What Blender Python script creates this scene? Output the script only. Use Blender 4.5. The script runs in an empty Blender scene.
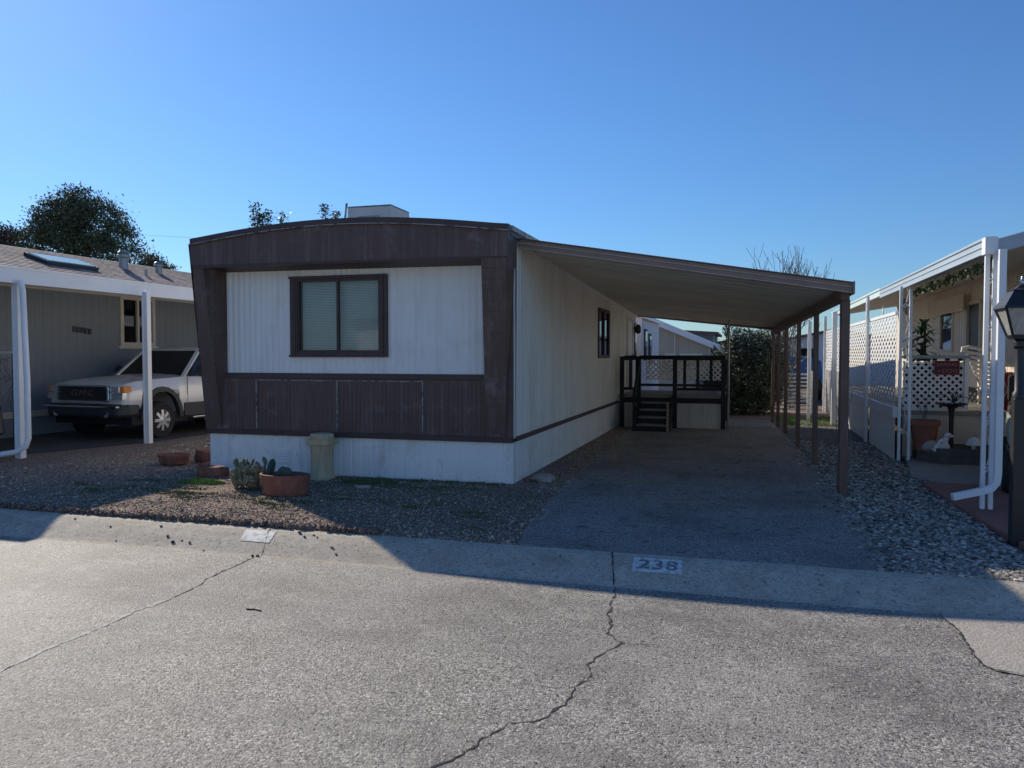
import bpy, bmesh, math, random
from math import sin, cos, pi, radians, sqrt, atan2, floor
from mathutils import Vector, Matrix, noise
random.seed(7)
scene = bpy.context.scene
C = scene.collection

# ------------------------------------------------------------------ materials
def mat(name, col, rough=.7, var=.12, vscale=2.5, cell=None, bump=0, bscale=60, metal=0,
        stain=None, streak=None, wave=None, spec=.5, coat=0, bumpd=.01, fine=None):
    m = bpy.data.materials.new(name); m.use_nodes = True
    nt = m.node_tree; N = nt.nodes; L = nt.links
    b = N['Principled BSDF']
    b.inputs['Roughness'].default_value = rough
    b.inputs['Metallic'].default_value = metal
    b.inputs['Specular IOR Level'].default_value = spec
    b.inputs['Coat Weight'].default_value = coat
    tc = N.new('ShaderNodeTexCoord'); co = tc.outputs['Object']
    def noi(scale, detail=5, vec=None, r=.6):
        n = N.new('ShaderNodeTexNoise'); n.inputs['Scale'].default_value = scale
        n.inputs['Detail'].default_value = detail; n.inputs['Roughness'].default_value = r
        L.new(vec or co, n.inputs['Vector']); return n.outputs['Fac']
    def ramp(fac, a, c, lo=0., hi=1.):
        r = N.new('ShaderNodeValToRGB'); e = r.color_ramp.elements
        e[0].position = a; e[1].position = c
        e[0].color = (lo,)*3+(1,); e[1].color = (hi,)*3+(1,)
        L.new(fac, r.inputs[0]); return r.outputs[0]
    def mix(fac, A, B, mode='MIX'):
        x = N.new('ShaderNodeMix'); x.data_type = 'RGBA'; x.blend_type = mode
        for s, v in ((x.inputs[0], fac), (x.inputs[6], A), (x.inputs[7], B)):
            if hasattr(v, 'links'): L.new(v, s)
            elif isinstance(v, tuple): s.default_value = v+(1,) if len(v) == 3 else v
            else: s.default_value = v
        return x.outputs[2]
    def scl(v):
        mp = N.new('ShaderNodeMapping'); mp.inputs['Scale'].default_value = v
        L.new(co, mp.inputs[0]); return mp.outputs[0]
    lo = tuple(max(0, c*(1-var)) for c in col); hi = tuple(min(1, c*(1+var)) for c in col)
    cur = mix(ramp(noi(vscale), .3, .7), lo, hi)
    h = None
    if fine:                                    # (scale, amount)
        cur = mix(1., cur, ramp(noi(fine[0], 3, r=.8), .3, .7, 1-fine[1], 1+fine[1]), 'MULTIPLY')
    if cell:                                    # (scale, [colours], mixfac)
        v = N.new('ShaderNodeTexVoronoi'); v.inputs['Scale'].default_value = cell[0]
        L.new(co, v.inputs['Vector'])
        sp = N.new('ShaderNodeSeparateColor'); L.new(v.outputs['Color'], sp.inputs[0])
        r = N.new('ShaderNodeValToRGB'); r.color_ramp.interpolation = 'CONSTANT'
        cols = cell[1]
        for i, c in enumerate(cols):
            e = r.color_ramp.elements[i] if i < 2 else r.color_ramp.elements.new(i/len(cols))
            e.position = i/len(cols); e.color = tuple(c)+(1,)
        L.new(sp.outputs[0], r.inputs[0])
        cur = mix(cell[2], cur, r.outputs[0])
        h = v.outputs['Distance']
    if streak:                                  # (colour, vec scale, lo, hi, amount)
        f = ramp(noi(1., 6, scl(streak[1]), .7), streak[2], streak[3], 0, streak[4])
        cur = mix(f, cur, streak[0])
    if stain:
        for s in (stain if isinstance(stain, list) else [stain]):
            f = ramp(noi(s[1], 6, r=.65), s[2], s[3], 0, s[4])
            cur = mix(f, cur, s[0])
    L.new(cur, b.inputs['Base Color'])
    if bump or (h is not None):
        bp = N.new('ShaderNodeBump'); bp.inputs['Strength'].default_value = bump or .4
        bp.inputs['Distance'].default_value = bumpd
        if h is not None:
            iv = N.new('ShaderNodeMath'); iv.operation = 'SUBTRACT'; iv.inputs[0].default_value = 1
            L.new(h, iv.inputs[1]); L.new(iv.outputs[0], bp.inputs['Height'])
        else:
            L.new(noi(bscale, 4), bp.inputs['Height'])
        L.new(bp.outputs[0], b.inputs['Normal'])
    return m

def glass(name, tint=(.5, .55, .55), refl=.35, rough=.03):
    m = bpy.data.materials.new(name); m.use_nodes = True
    nt = m.node_tree; N = nt.nodes; L = nt.links
    for n in list(N):
        if n.type != 'OUTPUT_MATERIAL': N.remove(n)
    out = [n for n in N if n.type == 'OUTPUT_MATERIAL'][0]
    t = N.new('ShaderNodeBsdfTransparent'); t.inputs[0].default_value = tint+(1,)
    g = N.new('ShaderNodeBsdfGlossy'); g.inputs['Roughness'].default_value = rough
    g.inputs[0].default_value = (.9, .95, 1, 1)
    lw = N.new('ShaderNodeLayerWeight'); lw.inputs[0].default_value = refl
    x = N.new('ShaderNodeMixShader')
    L.new(lw.outputs['Fresnel'], x.inputs[0]); L.new(t.outputs[0], x.inputs[1]); L.new(g.outputs[0], x.inputs[2])
    L.new(x.outputs[0], out.inputs[0]); return m

def leafmat(name, cols, rough=.6, trans=.15):
    m = bpy.data.materials.new(name); m.use_nodes = True
    nt = m.node_tree; N = nt.nodes; L = nt.links
    b = N['Principled BSDF']; b.inputs['Roughness'].default_value = rough
    geo = N.new('ShaderNodeNewGeometry')
    r = N.new('ShaderNodeValToRGB')
    for i, c in enumerate(cols):
        e = r.color_ramp.elements[i] if i < 2 else r.color_ramp.elements.new(i/(len(cols)-1))
        e.position = i/(len(cols)-1); e.color = tuple(c)+(1,)
    L.new(geo.outputs['Random Per Island'], r.inputs[0])
    L.new(r.outputs[0], b.inputs['Base Color'])
    return m

M = {}
M['road'] = mat('asphalt_worn', (.245, .23, .206), .72, .12, .7, cell=(100, [(.035,.035,.033), (.17,.16,.145), (.26,.245,.22), (.33,.31,.275), (.66,.62,.55), (.10,.095,.088), (.24,.225,.20), (.30,.28,.25), (.20,.19,.17), (.40,.375,.33)], .68),
                stain=[((.13,.122,.11), 1.3, .45, .62, .6), ((.09,.086,.08), 9., .55, .66, .45), ((.36,.34,.305), .45, .45, .65, .5), ((.02,.02,.02), 42., .57, .60, .9), ((.42,.39,.345), 5., .56, .70, .4), ((.62,.58,.5), 60., .60, .63, .7)], streak=((.16,.152,.142), (.10, 1.5, 1), .45, .64, .65), bump=.6, bumpd=.005, spec=.4, fine=(60, .3))
M['drive'] = mat('driveway_asphalt', (.27, .25, .22), .85, .25, 1.2, cell=(105, [(.09,.085,.08), (.24,.225,.20), (.33,.31,.28), (.52,.49,.44), (.16,.15,.14)], .75),
                 stain=[((.34,.29,.23), 1.6, .48, .68, .5), ((.12,.11,.10), .9, .48, .66, .5), ((.05,.05,.05), 6, .56, .66, .6), ((.5,.47,.42), 40, .62, .66, .6)], streak=((.20,.19,.17), (1.8, .12, 1), .5, .7, .35), bump=.7, bumpd=.008, spec=.2)
M['kerb'] = mat('kerb_concrete', (.47, .415, .33), .85, .12, 3, cell=(80, [(.22,.19,.15), (.40,.36,.29), (.50,.45,.36), (.62,.56,.46)], .4),
                stain=[((.30,.25,.18), 3., .46, .66, .6), ((.12,.11,.10), 26., .59, .64, .7), ((.64,.58,.47), 7, .52, .68, .45)], bump=.4, bumpd=.004, spec=.2)
M['patch'] = mat('concrete_patch', (.38, .345, .30), .85, .1, 3, cell=(70, [(.27,.245,.215), (.39,.355,.31), (.47,.43,.375)], .4), bump=.5, bumpd=.005, spec=.2)
M['dirt'] = mat('dirt', (.24, .18, .13), .95, .25, .7, cell=(30, [(.12,.085,.06), (.17,.12,.09), (.22,.16,.12), (.27,.21,.16)], .5), bump=.8, bumpd=.02, spec=.1)
M['gravelbed'] = mat('gravel_bed', (.26, .19, .14), .95, .25, 1.2, cell=(85, [(.10,.07,.055), (.24,.17,.135), (.36,.26,.2), (.5,.4,.32), (.16,.11,.09), (.62,.53,.45)], .8), bump=1., bumpd=.02, spec=.1)
M['riverbed'] = mat('river_rock_bed', (.13, .12, .105), .9, .25, 1.2, cell=(26, [(.07,.065,.06), (.14,.13,.12), (.2,.19,.17), (.28,.26,.23)], .75), bump=1., bumpd=.03, spec=.15)
M['patio'] = mat('patio_concrete', (.30, .28, .25), .85, .12, 2, fine=(60, .15), bump=.2, bscale=80, bumpd=.004)
M['redpath'] = mat('red_painted_concrete', (.27, .11, .08), .8, .2, 2, stain=((.2,.14,.12), 3, .5, .8, .6), fine=(50, .2), bump=.3, bscale=60, bumpd=.005)
M['crack'] = mat('crack_dark', (.035, .033, .03), .95, .3, 20)
M['sealer'] = mat('crack_filler', (.42, .40, .36), .8, .1, 10, fine=(60, .2))
M['paint'] = mat('worn_white_paint', (.66, .67, .65), .75, .08, 8, stain=((.42,.38,.31), 18, .49, .56, .85), spec=.3)
M['digit'] = mat('faded_dark_digits', (.15, .16, .18), .8, .2, 20, stain=((.5,.49,.47), 34, .54, .60, .8))
M['white'] = mat('white_siding', (.88, .85, .79), .45, .03, 1.5, streak=((.55,.48,.38), (7, 7, .5), .5, .72, .35), stain=[((.62,.57,.48), 1.6, .54, .7, .3), ((.35,.28,.2), 30, .66, .69, .6)], spec=.4)
M['cream'] = mat('cream_siding', (.90, .845, .745), .5, .06, 1.2, streak=((.60,.52,.38), (4, 4, .3), .47, .68, .45), spec=.4)
M['skirt'] = mat('skirting_white', (.87, .85, .80), .5, .05, 1.5, streak=((.5,.42,.33), (4, 4, 1.2), .52, .7, .4), stain=((.42,.36,.28), 7, .58, .7, .35), spec=.4)
M['brown'] = mat('brown_painted_metal', (.12, .072, .060), .5, .12, 2, streak=((.22,.17,.155), (12, 12, .7), .5, .70, .5), stain=((.38,.34,.33), 3.0, .57, .74, .4), spec=.4, fine=(40, .12))
M['browndark'] = mat('brown_trim', (.08, .048, .045), .5, .15, 3, streak=((.2,.17,.15), (14, 14, 3), .62, .8, .5), spec=.4)
M['seam'] = mat('exposed_seam', (.32, .28, .26), .6, .3, 9, stain=((.08,.055,.05), 14, .5, .6, .9))
M['roofdark'] = mat('roof_coating', (.11, .10, .10), .8, .2, 2, bump=.2, bscale=30)
M['dripedge'] = mat('drip_edge', (.30, .29, .28), .5, .2, 8, stain=((.06,.045,.04), 9, .5, .6, .9))
M['under'] = mat('carport_underside', (.78, .72, .60), .5, .1, .8, streak=((.30,.26,.2), (.5, 2, 2), .5, .8, .5), spec=.4)
M['gutterbrown'] = mat('carport_fascia_brown', (.25, .175, .14), .45, .12, 1.5, streak=((.28,.2,.14), (2, 10, 30), .5, .8, .6), spec=.5)
M['gutterlight'] = mat('carport_fascia_light', (.55, .42, .32), .45, .15, 3, stain=((.5,.45,.4), 5, .5, .8, .6))
M['postbrown'] = mat('brown_post_paint', (.15, .085, .062), .6, .2, 3, streak=((.2,.15,.12), (20, 20, 1.5), .5, .8, .6))
M['blackwood'] = mat('black_stained_wood', (.022, .02, .022), .65, .3, 6, streak=((.07,.06,.055), (30, 30, 2), .55, .8, .5), spec=.35)
M['greywood'] = mat('weathered_deck_wood', (.24, .21, .19), .8, .2, 4, streak=((.25,.22,.19), (4, 40, 40), .5, .8, .5))
M['freshwood'] = mat('pale_new_wood', (.36, .25, .15), .7, .15, 8)
M['panel'] = mat('deck_skirt_siding', (.62, .58, .48), .6, .08, 2, streak=((.2,.19,.15), (6, 6, .8), .5, .8, .5))
M['lattice'] = mat('white_vinyl', (.78, .78, .76), .5, .05, 3, stain=((.5,.47,.4), 4, .6, .85, .35))
M['whitemetal'] = mat('white_painted_metal', (.80, .81, .81), .4, .05, 2, stain=((.5,.48,.44), 5, .6, .85, .3))
M['greysiding'] = mat('grey_siding', (.22, .25, .275), .65, .06, 1, streak=((.2,.21,.215), (4, 4, .5), .5, .8, .5))
M['creamtrim'] = mat('cream_trim', (.60, .56, .47), .55, .06, 2)
M['shingle'] = mat('asphalt_shingle', (.24, .19, .18), .9, .15, .8, cell=(7, [(.12,.095,.09), (.22,.175,.165), (.30,.245,.23), (.38,.32,.30)], .7), bump=.5, bumpd=.02, fine=(30, .2))
M['beige'] = mat('beige_siding', (.72, .64, .53), .6, .06, 1, streak=((.55,.45,.33), (5, 5, .5), .5, .8, .5))
M['tan'] = mat('far_tan_siding', (.46, .40, .31), .7, .06, .6)
M['bluegrey'] = mat('far_blue_grey_siding', (.14, .16, .18), .7, .1, .6)
M['lavender'] = mat('pale_lilac_siding', (.66, .66, .70), .6, .05, .8)
M['blind'] = mat('blind_slats', (.88, .86, .80), .5, .05, 3)
M['dark'] = mat('dark_interior', (.012, .013, .015), .8, .1, 3)
M['alu'] = mat('aluminium_frame', (.30, .31, .31), .4, .1, 5, metal=.4)
M['glass'] = glass('window_glass', (.90, .93, .91), .25)
M['glassdark'] = glass('dark_window_glass', (.12, .14, .16), .35)
M['terracotta'] = mat('terracotta', (.27, .10, .065), .75, .15, 5, stain=((.5,.38,.3), 9, .55, .8, .4), bump=.15, bscale=40, bumpd=.004)
M['brick'] = mat('red_rubble', (.27, .10, .065), .9, .3, 9, stain=((.4,.3,.24), 14, .55, .7, .5), bump=.8, bscale=30, bumpd=.02)
M['rock'] = mat('pale_rock', (.40, .35, .30), .9, .25, 8, bump=.8, bscale=25, bumpd=.02)
M['pedestal'] = mat('tan_cast_stone', (.60, .46, .28), .85, .12, 5, streak=((.22,.17,.10), (14, 14, 2), .5, .75, .6), stain=((.55,.5,.42), 10, .6, .75, .5), bump=.3, bscale=30, bumpd=.006)
M['cactus'] = mat('cactus_green', (.14, .155, .10), .7, .25, 9, cell=(55, [(.07,.10,.06), (.12,.14,.08), (.17,.19,.12), (.42,.36,.24)], .6), bump=.4, bumpd=.006)
M['cactusgreen'] = mat('smooth_cactus_green', (.035, .075, .055), .6, .2, 9)
M['truckwhite'] = mat('silver_white_car_paint', (.70, .68, .65), .28, .03, 2, coat=.5, metal=.15)
M['truckdark'] = mat('dark_grey_cladding', (.028, .034, .038), .45, .1, 4)
M['rubber'] = mat('tyre_rubber', (.018, .018, .02), .85, .2, 8)
M['chrome'] = mat('chrome', (.75, .76, .78), .15, .03, 3, metal=1)
M['amber'] = mat('amber_lens', (.75, .24, .02), .25, .05, 5)
M['lens'] = mat('clear_lens', (.55, .58, .6), .12, .15, 14, metal=.6)
M['black'] = mat('black_metal', (.018, .02, .022), .45, .15, 8, spec=.5)
M['bluetarp'] = mat('blue_tarp', (.03, .13, .32), .5, .15, 2)
M['signred'] = mat('sign_red', (.62, .06, .10), .5, .05, 5)
M['signblack'] = mat('sign_black', (.015, .015, .02), .5, .1, 5)
M['ceramic'] = mat('white_ceramic', (.72, .72, .70), .5, .06, 8, stain=((.4,.38,.33), 12, .58, .75, .5))
M['cartbody'] = mat('pale_green_cart_body', (.36, .42, .37), .35, .06, 4, coat=.3)
M['copper'] = mat('teal_grey_paint', (.26, .34, .35), .6, .1, 4)
M['bark'] = mat('bark', (.09, .07, .055), .9, .25, 8, bump=.6, bscale=20, bumpd=.02)
M['barkpale'] = mat('pale_bark', (.26, .21, .17), .9, .2, 6, bump=.4, bscale=30, bumpd=.01)
M['skyglass'] = mat('skylight_glass', (.42, .60, .52), .25, .05, 2, metal=.2)
M['redcloth'] = mat('dark_red_cushion', (.14, .015, .012), .85, .15, 6)
M['stone_tan'] = leafmat('gravel_stones', [(.13,.09,.065), (.30,.215,.15), (.44,.325,.235), (.58,.46,.34), (.19,.14,.10), (.76,.66,.53)], .9)
M['stone_river'] = leafmat('river_stones', [(.07,.06,.048), (.19,.165,.135), (.32,.28,.23), (.46,.41,.34), (.13,.11,.09), (.68,.62,.52)], .75)
M['stone_dark'] = leafmat('edging_stones', [(.10,.07,.055), (.17,.12,.095), (.23,.17,.13)], .9)
M['pine'] = leafmat('evergreen_needles', [(.022,.042,.020), (.045,.072,.030), (.085,.115,.05), (.18,.18,.10), (.045,.06,.03), (.13,.15,.07)], .7)
M['pinered'] = leafmat('rusty_evergreen', [(.06,.035,.02), (.09,.05,.03), (.05,.05,.03)], .7)
M['juniper'] = leafmat('juniper_foliage', [(.02,.042,.026), (.045,.07,.038), (.08,.10,.05), (.16,.155,.08)], .7)
M['leaf'] = leafmat('broad_leaves', [(.03,.07,.02), (.06,.11,.03), (.09,.14,.045)], .5)
M['plant'] = leafmat('potted_plant_leaves', [(.02,.06,.03), (.035,.09,.045), (.06,.13,.06)], .4)
M['grass'] = leafmat('grass_blades', [(.08,.20,.03), (.14,.28,.05), (.20,.31,.07), (.24,.27,.10)], .7)
M['weed'] = leafmat('dry_weeds', [(.07,.11,.035), (.12,.15,.05), (.20,.19,.09), (.10,.14,.04)], .8)
M['twig'] = mat('grey_twigs', (.20, .165, .14), .9, .2, 8)
M['spine'] = mat('cactus_spines', (.5, .45, .33), .7, .1, 8)

# ------------------------------------------------------------------ mesh builder
class MB:
    def __init__(s): s.v = []; s.f = []
    def add(s, vs, fs):
        o = len(s.v); s.v += [tuple(v) for v in vs]; s.f += [tuple(i+o for i in f) for f in fs]; return s
    def box(s, x0, x1, y0, y1, z0, z1):
        return s.hexa([(x0,y0,z0),(x1,y0,z0),(x1,y1,z0),(x0,y1,z0)], [(x0,y0,z1),(x1,y0,z1),(x1,y1,z1),(x0,y1,z1)])
    def hexa(s, b, t):
        return s.add(list(b)+list(t), [(3,2,1,0),(4,5,6,7),(0,1,5,4),(1,2,6,5),(2,3,7,6),(3,0,4,7)])
    def quad(s, *p): return s.add(p, [tuple(range(len(p)))])
    def prism(s, pts, d):                      # pts: 3D polygon, d: extrusion vector
        n = len(pts); q = [tuple(Vector(p)+Vector(d)) for p in pts]
        return s.add(list(pts)+q, [tuple(range(n))[::-1], tuple(range(n, 2*n))]+[(i, (i+1) % n, n+(i+1) % n, n+i) for i in range(n)])
    def bar(s, p0, p1, w, h, up=(0,0,1)):
        p0 = Vector(p0); p1 = Vector(p1); d = (p1-p0).normalized(); u = Vector(up)
        if abs(d.dot(u)) > .99: u = Vector((0,1,0))
        a = d.cross(u).normalized(); b = a.cross(d).normalized()
        def ring(p): return [p-a*w/2-b*h/2, p+a*w/2-b*h/2, p+a*w/2+b*h/2, p-a*w/2+b*h/2]
        return s.hexa(ring(p0), ring(p1))
    def tube(s, pts, r, n=8, cap=True):
        pts = [Vector(p) for p in pts]; rs = r if isinstance(r, (list, tuple)) else [r]*len(pts)
        vs = []; pa = None
        for i, p in enumerate(pts):
            d = (pts[min(i+1, len(pts)-1)]-pts[max(i-1, 0)]).normalized()
            if pa is None:
                pa = d.orthogonal().normalized()
            a = (pa-d*pa.dot(d)); a = a.normalized() if a.length > 1e-6 else d.orthogonal().normalized()
            pa = a; b = d.cross(a)
            for k in range(n):
                t = 2*pi*k/n; vs.append(p+(a*cos(t)+b*sin(t))*rs[i])
        fs = [(i*n+k, i*n+(k+1) % n, (i+1)*n+(k+1) % n, (i+1)*n+k) for i in range(len(pts)-1) for k in range(n)]
        if cap: fs += [tuple(range(n))[::-1], tuple(range((len(pts)-1)*n, len(pts)*n))]
        return s.add(vs, fs)
    def lathe(s, prof, c=(0,0,0), n=24, sx=1, sy=1, cap=True, flute=0, nf=0):
        vs = []
        for r, z in prof:
            for k in range(n):
                t = 2*pi*k/n; rr = r*(1+flute*cos(nf*t)) if flute else r
                vs.append((c[0]+rr*cos(t)*sx, c[1]+rr*sin(t)*sy, c[2]+z))
        m = len(prof)
        fs = [(i*n+k, i*n+(k+1) % n, (i+1)*n+(k+1) % n, (i+1)*n+k) for i in range(m-1) for k in range(n)]
        if cap: fs += [tuple(range(n))[::-1], tuple(range((m-1)*n, m*n))]
        return s.add(vs, fs)
    def lump(s, c, r, seed=0, sub=2, amp=.25, sx=1, sy=1, sz=1):
        bm = bmesh.new(); bmesh.ops.create_icosphere(bm, subdivisions=sub, radius=1)
        vs = []
        for v in bm.verts:
            k = 1+amp*noise.noise(v.co*1.3+Vector((seed*3.1, seed*1.7, 0)))*2
            vs.append((c[0]+v.co.x*r*sx*k, c[1]+v.co.y*r*sy*k, c[2]+v.co.z*r*sz*k))
        fs = [tuple(v.index for v in f.verts) for f in bm.faces]; bm.free()
        return s.add(vs, fs)
    def build(s, name, m, parent=None, smooth=False, bevel=0, local=False, kind=None):
        me = bpy.data.meshes.new(name)
        off = Vector(LOC[parent.name]) if (parent is not None and not local) else Vector((0,0,0))
        me.from_pydata([tuple(Vector(v)-off) for v in s.v], [], s.f); me.update()
        me.materials.append(m if not isinstance(m, str) else M[m])
        o = bpy.data.objects.new(name, me); C.objects.link(o)
        if parent is not None: o.parent = parent; LOC[o.name] = tuple(off)
        else: LOC[o.name] = (0,0,0)
        if smooth:
            me.polygons.foreach_set('use_smooth', [True]*len(me.polygons))
            me.set_sharp_from_angle(angle=radians(smooth if smooth is not True else 40))
        if bevel:
            bv = o.modifiers.new('bevel', 'BEVEL'); bv.width = bevel; bv.segments = 2; bv.limit_method = 'ANGLE'
        if kind: o['kind'] = kind
        return o
LOC = {}
def tag(o, label, cat, group=None):
    o['label'] = label; o['category'] = cat
    if group: o['group'] = group
    return o
def empty(name, loc, label=None, cat=None, group=None, rz=0):
    o = bpy.data.objects.new(name, None); C.objects.link(o); o.location = loc; o.rotation_euler.z = rz
    o.empty_display_size = .2; LOC[o.name] = tuple(loc)
    if label: tag(o, label, cat, group)
    return o
def solo(mb, name, m, loc, label, cat, group=None, **k):   # single-mesh thing with its origin at loc
    o = mb.build(name, m, None, **k)
    me = o.data; me.transform(Matrix.Translation(-Vector(loc))); o.location = loc; LOC[o.name] = tuple(loc)
    return tag(o, label, cat, group)
def copy_tree(o, parent=None):
    c = o.copy(); C.objects.link(c)
    if parent is not None: c.parent = parent
    LOC[c.name] = LOC[o.name]
    for ch in list(o.children): copy_tree(ch, c)
    return c
def lerp(a, b, t): return a+(b-a)*t

def ribwall(mb, org, u, n, u0, u1, z0, z1, period=.1, depth=.012, kind='wave', holes=(), step=None):
    """vertical-ribbed sheet; org + U*u + n*relief; z0/z1 numbers or functions of U; holes (a,b,za,zb)"""
    org = Vector(org); u = Vector(u); n = Vector(n)
    k = max(1, round((u1-u0)/period)); per = (u1-u0)/k
    us = []
    if kind == 'wave': fr = [(0, 0), (.2, .35), (.35, .85), (.5, 1), (.65, .85), (.8, .35)]
    elif kind == 'groove': fr = [(0, 0), (.04, 0), (.08, 1), (.92, 1), (.96, 0)]
    else: fr = [(0, 0), (.1, 0), (.16, 1), (.5, 1), (.53, .3), (.57, .3), (.6, 1), (.84, 1), (.9, 0)]
    for i in range(k):
        for a, h in fr: us.append((u0+(i+a)*per, h))
    us.append((u1, fr[0][1]))
    f0 = z0 if callable(z0) else (lambda U: z0); f1 = z1 if callable(z1) else (lambda U: z1)
    for a, b in zip(us[:-1], us[1:]):
        mid = (a[0]+b[0])/2; spans = [(None, None)]
        for h in holes:
            if h[0] < mid < h[1]: spans = [(None, h[2]), (h[3], None)]
        for s0, s1 in spans:
            p = []
            for (U, hh), w in ((a, 0), (b, 0), (b, 1), (a, 1)):
                z = (f0(U) if s0 is None else s0) if w == 0 else (f1(U) if s1 is None else s1)
                q = org+u*U+n*(hh*depth); p.append((q.x, q.y, z))
            mb.quad(*p)
    return mb

def lattice_panel(mb, org, u, n, u0, u1, z0, z1, sp=.1, w=.04, t=.008, ux=1.):
    """crossed diagonal slats clipped to a rectangle, two layers"""
    org = Vector(org); u = Vector(u); n = Vector(n)
    W = (u1-u0)/ux; H = z1-z0
    for sgn, off in ((1, 0), (-1, t)):
        k = -int(H/sp)-2
        while k*sp < W+H+sp:
            c = k*sp
            # centre line: x = c + sgn*(z) for sgn 1 starting at left ; for -1 x = c - z
            hw = w/sqrt(2)
            poly = []
            for cc in (c-hw, c+hw):
                if sgn == 1: a, b = (cc-H*0, 0), (cc+H, H)
                else: a, b = (cc, 0), (cc-H, H)
                poly.append((a, b))
            (a0, b0), (a1, b1) = poly
            pts = [a0, a1, b1, b0]
            pts = clip(pts, 0, W)
            if len(pts) > 2:
                P = [org+u*(u0+x*ux)+n*off+Vector((0,0,z0+z)) for x, z in pts]
                mb.prism([tuple(p) for p in P], tuple(n*t))
            k += 1
    return mb
def clip(pts, lo, hi):
    for side, val in ((0, lo), (1, hi)):
        out = []
        ins = (lambda p: p[0] >= val-1e-9) if side == 0 else (lambda p: p[0] <= val+1e-9)
        for i in range(len(pts)):
            a, b = pts[i-1], pts[i]
            if ins(a) != ins(b):
                t = (val-a[0])/(b[0]-a[0]); out.append((val, a[1]+(b[1]-a[1])*t))
            if ins(b): out.append(b)
        pts = out
        if len(pts) < 3: return []
    return pts

def stones(mb, n, fx, smin, smax, flat=.55, sink=.3):
    base = []
    for q in range(8):
        vs = []
        for sx_ in ICO_V:
            k = 1+random.uniform(-.28, .28); vs.append(Vector(sx_)*k)
        base.append(vs)
    for i in range(n):
        x, y, z = fx()
        s = lerp(smin, smax, random.random()**2.2)
        b = base[i % 8]; a = random.random()*6.28; ca, sa = cos(a), sin(a); e = random.uniform(.6, 1)
        tl = random.uniform(-.4, .4)
        o = len(mb.v)
        for v in b:
            X = v.x; Y = v.y*e; Z = v.z*flat+X*tl*.5
            mb.v.append((x+(X*ca-Y*sa)*s, y+(X*sa+Y*ca)*s, z+(Z+flat*(1-sink))*s))
        mb.f += [(f[0]+o, f[1]+o, f[2]+o) for f in ICO_F]
    return mb
_bm = bmesh.new(); bmesh.ops.create_icosphere(_bm, subdivisions=1, radius=1)
ICO_V = [tuple(v.co) for v in _bm.verts]; ICO_F = [tuple(v.index for v in f.verts) for f in _bm.faces]; _bm.free()

def text_mb(txt, size, place, ex=.004, spacing=1., off=.018):
    """letters as geometry; place(x,y,z)->world"""
    cu = bpy.data.curves.new('t', 'FONT'); cu.body = txt; cu.size = size; cu.extrude = ex
    cu.align_x = 'CENTER'; cu.space_character = spacing; cu.offset = size*off
    ob = bpy.data.objects.new('t', cu); me = bpy.data.meshes.new_from_object(ob)
    mb = MB(); mb.add([place(*v.co) for v in me.vertices], [tuple(p.vertices) for p in me.polygons])
    bpy.data.objects.remove(ob); bpy.data.meshes.remove(me); return mb

# ------------------------------------------------------------------ ground, road, kerb
KP = [(5.585, -.120), (5.63, -.113), (5.69, -.094), (5.80, -.055), (5.92, -.018), (6.0, .000), (6.09, .006)]
def kz(y):
    for (a, za), (b, zb) in zip(KP[:-1], KP[1:]):
        if y <= b: return lerp(za, zb, max(0, (y-a)/(b-a)))
    return KP[-1][1]
def bandsheet(name, m, x0, x1, ys, zf, nx=1, kind='structure'):
    mb = MB()
    for i in range(nx):
        a = lerp(x0, x1, i/nx); b = lerp(x0, x1, (i+1)/nx)
        for y0, y1 in zip(ys[:-1], ys[1:]):
            mb.quad((a, y0, zf(y0)), (b, y0, zf(y0)), (b, y1, zf(y1)), (a, y1, zf(y1)))
    return mb.build(name, m, kind=kind)
def gz(y): return -.16 if y <= 5.6 else (-.012 if y >= 6.1 else lerp(-.16, -.012, (y-5.6)/.5))
bandsheet('ground', 'dirt', -600, 600, [-600, 5.62, 6.08, 1200], gz)
road = bandsheet('road', 'road', -80, 80, [-6.5, 5.60], lambda y: -.12)
kerb = MB(); q = [(y, z) for y, z in KP]
prof = q+[(6.09, -.1), (5.585, -.2)]
segs = [-80, -22, -13.2, -9.9]
def kerb_piece(x0, x1):
    kerb.prism([(x0, y, z) for y, z in prof], (x1-x0, 0, 0))
kerb_piece(-80, 80)
kb = kerb.build('kerb', 'kerb', kind='structure')
def jag(pts, w, z, jit=.006, seed=1):
    """thin ragged ribbon along ground points"""
    rnd = random.Random(seed); P = []
    for (a, b) in zip(pts[:-1], pts[1:]):
        n = max(2, int(math.dist(a, b)/.03))
        for i in range(n): P.append((lerp(a[0], b[0], i/n)+rnd.uniform(-jit, jit), lerp(a[1], b[1], i/n)))
    P.append(pts[-1]); mb = MB(); L_ = []
    for i, p in enumerate(P):
        a = P[max(0, i-1)]; b = P[min(len(P)-1, i+1)]
        d = Vector((b[0]-a[0], b[1]-a[1])).normalized(); nn = Vector((-d.y, d.x))
        ww = w*rnd.choice((.3, .6, .8, 1., 1.3, 2.2))*rnd.uniform(.7, 1.1)*(.3 if i in (0, len(P)-1) else 1)
        zz = z(p[1]) if callable(z) else z
        L_.append(((p[0]+nn.x*ww, p[1]+nn.y*ww, zz), (p[0]-nn.x*ww, p[1]-nn.y*ww, zz)))
    for a, b in zip(L_[:-1], L_[1:]): mb.quad(a[0], a[1], b[1], b[0])
    return mb
crA = [(-3.88, 5.59), (-3.85, 5.3), (-3.85, 5.12), (-3.83, 4.9), (-3.78, 4.81), (-3.76, 4.61), (-3.76, 4.45)]
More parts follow.
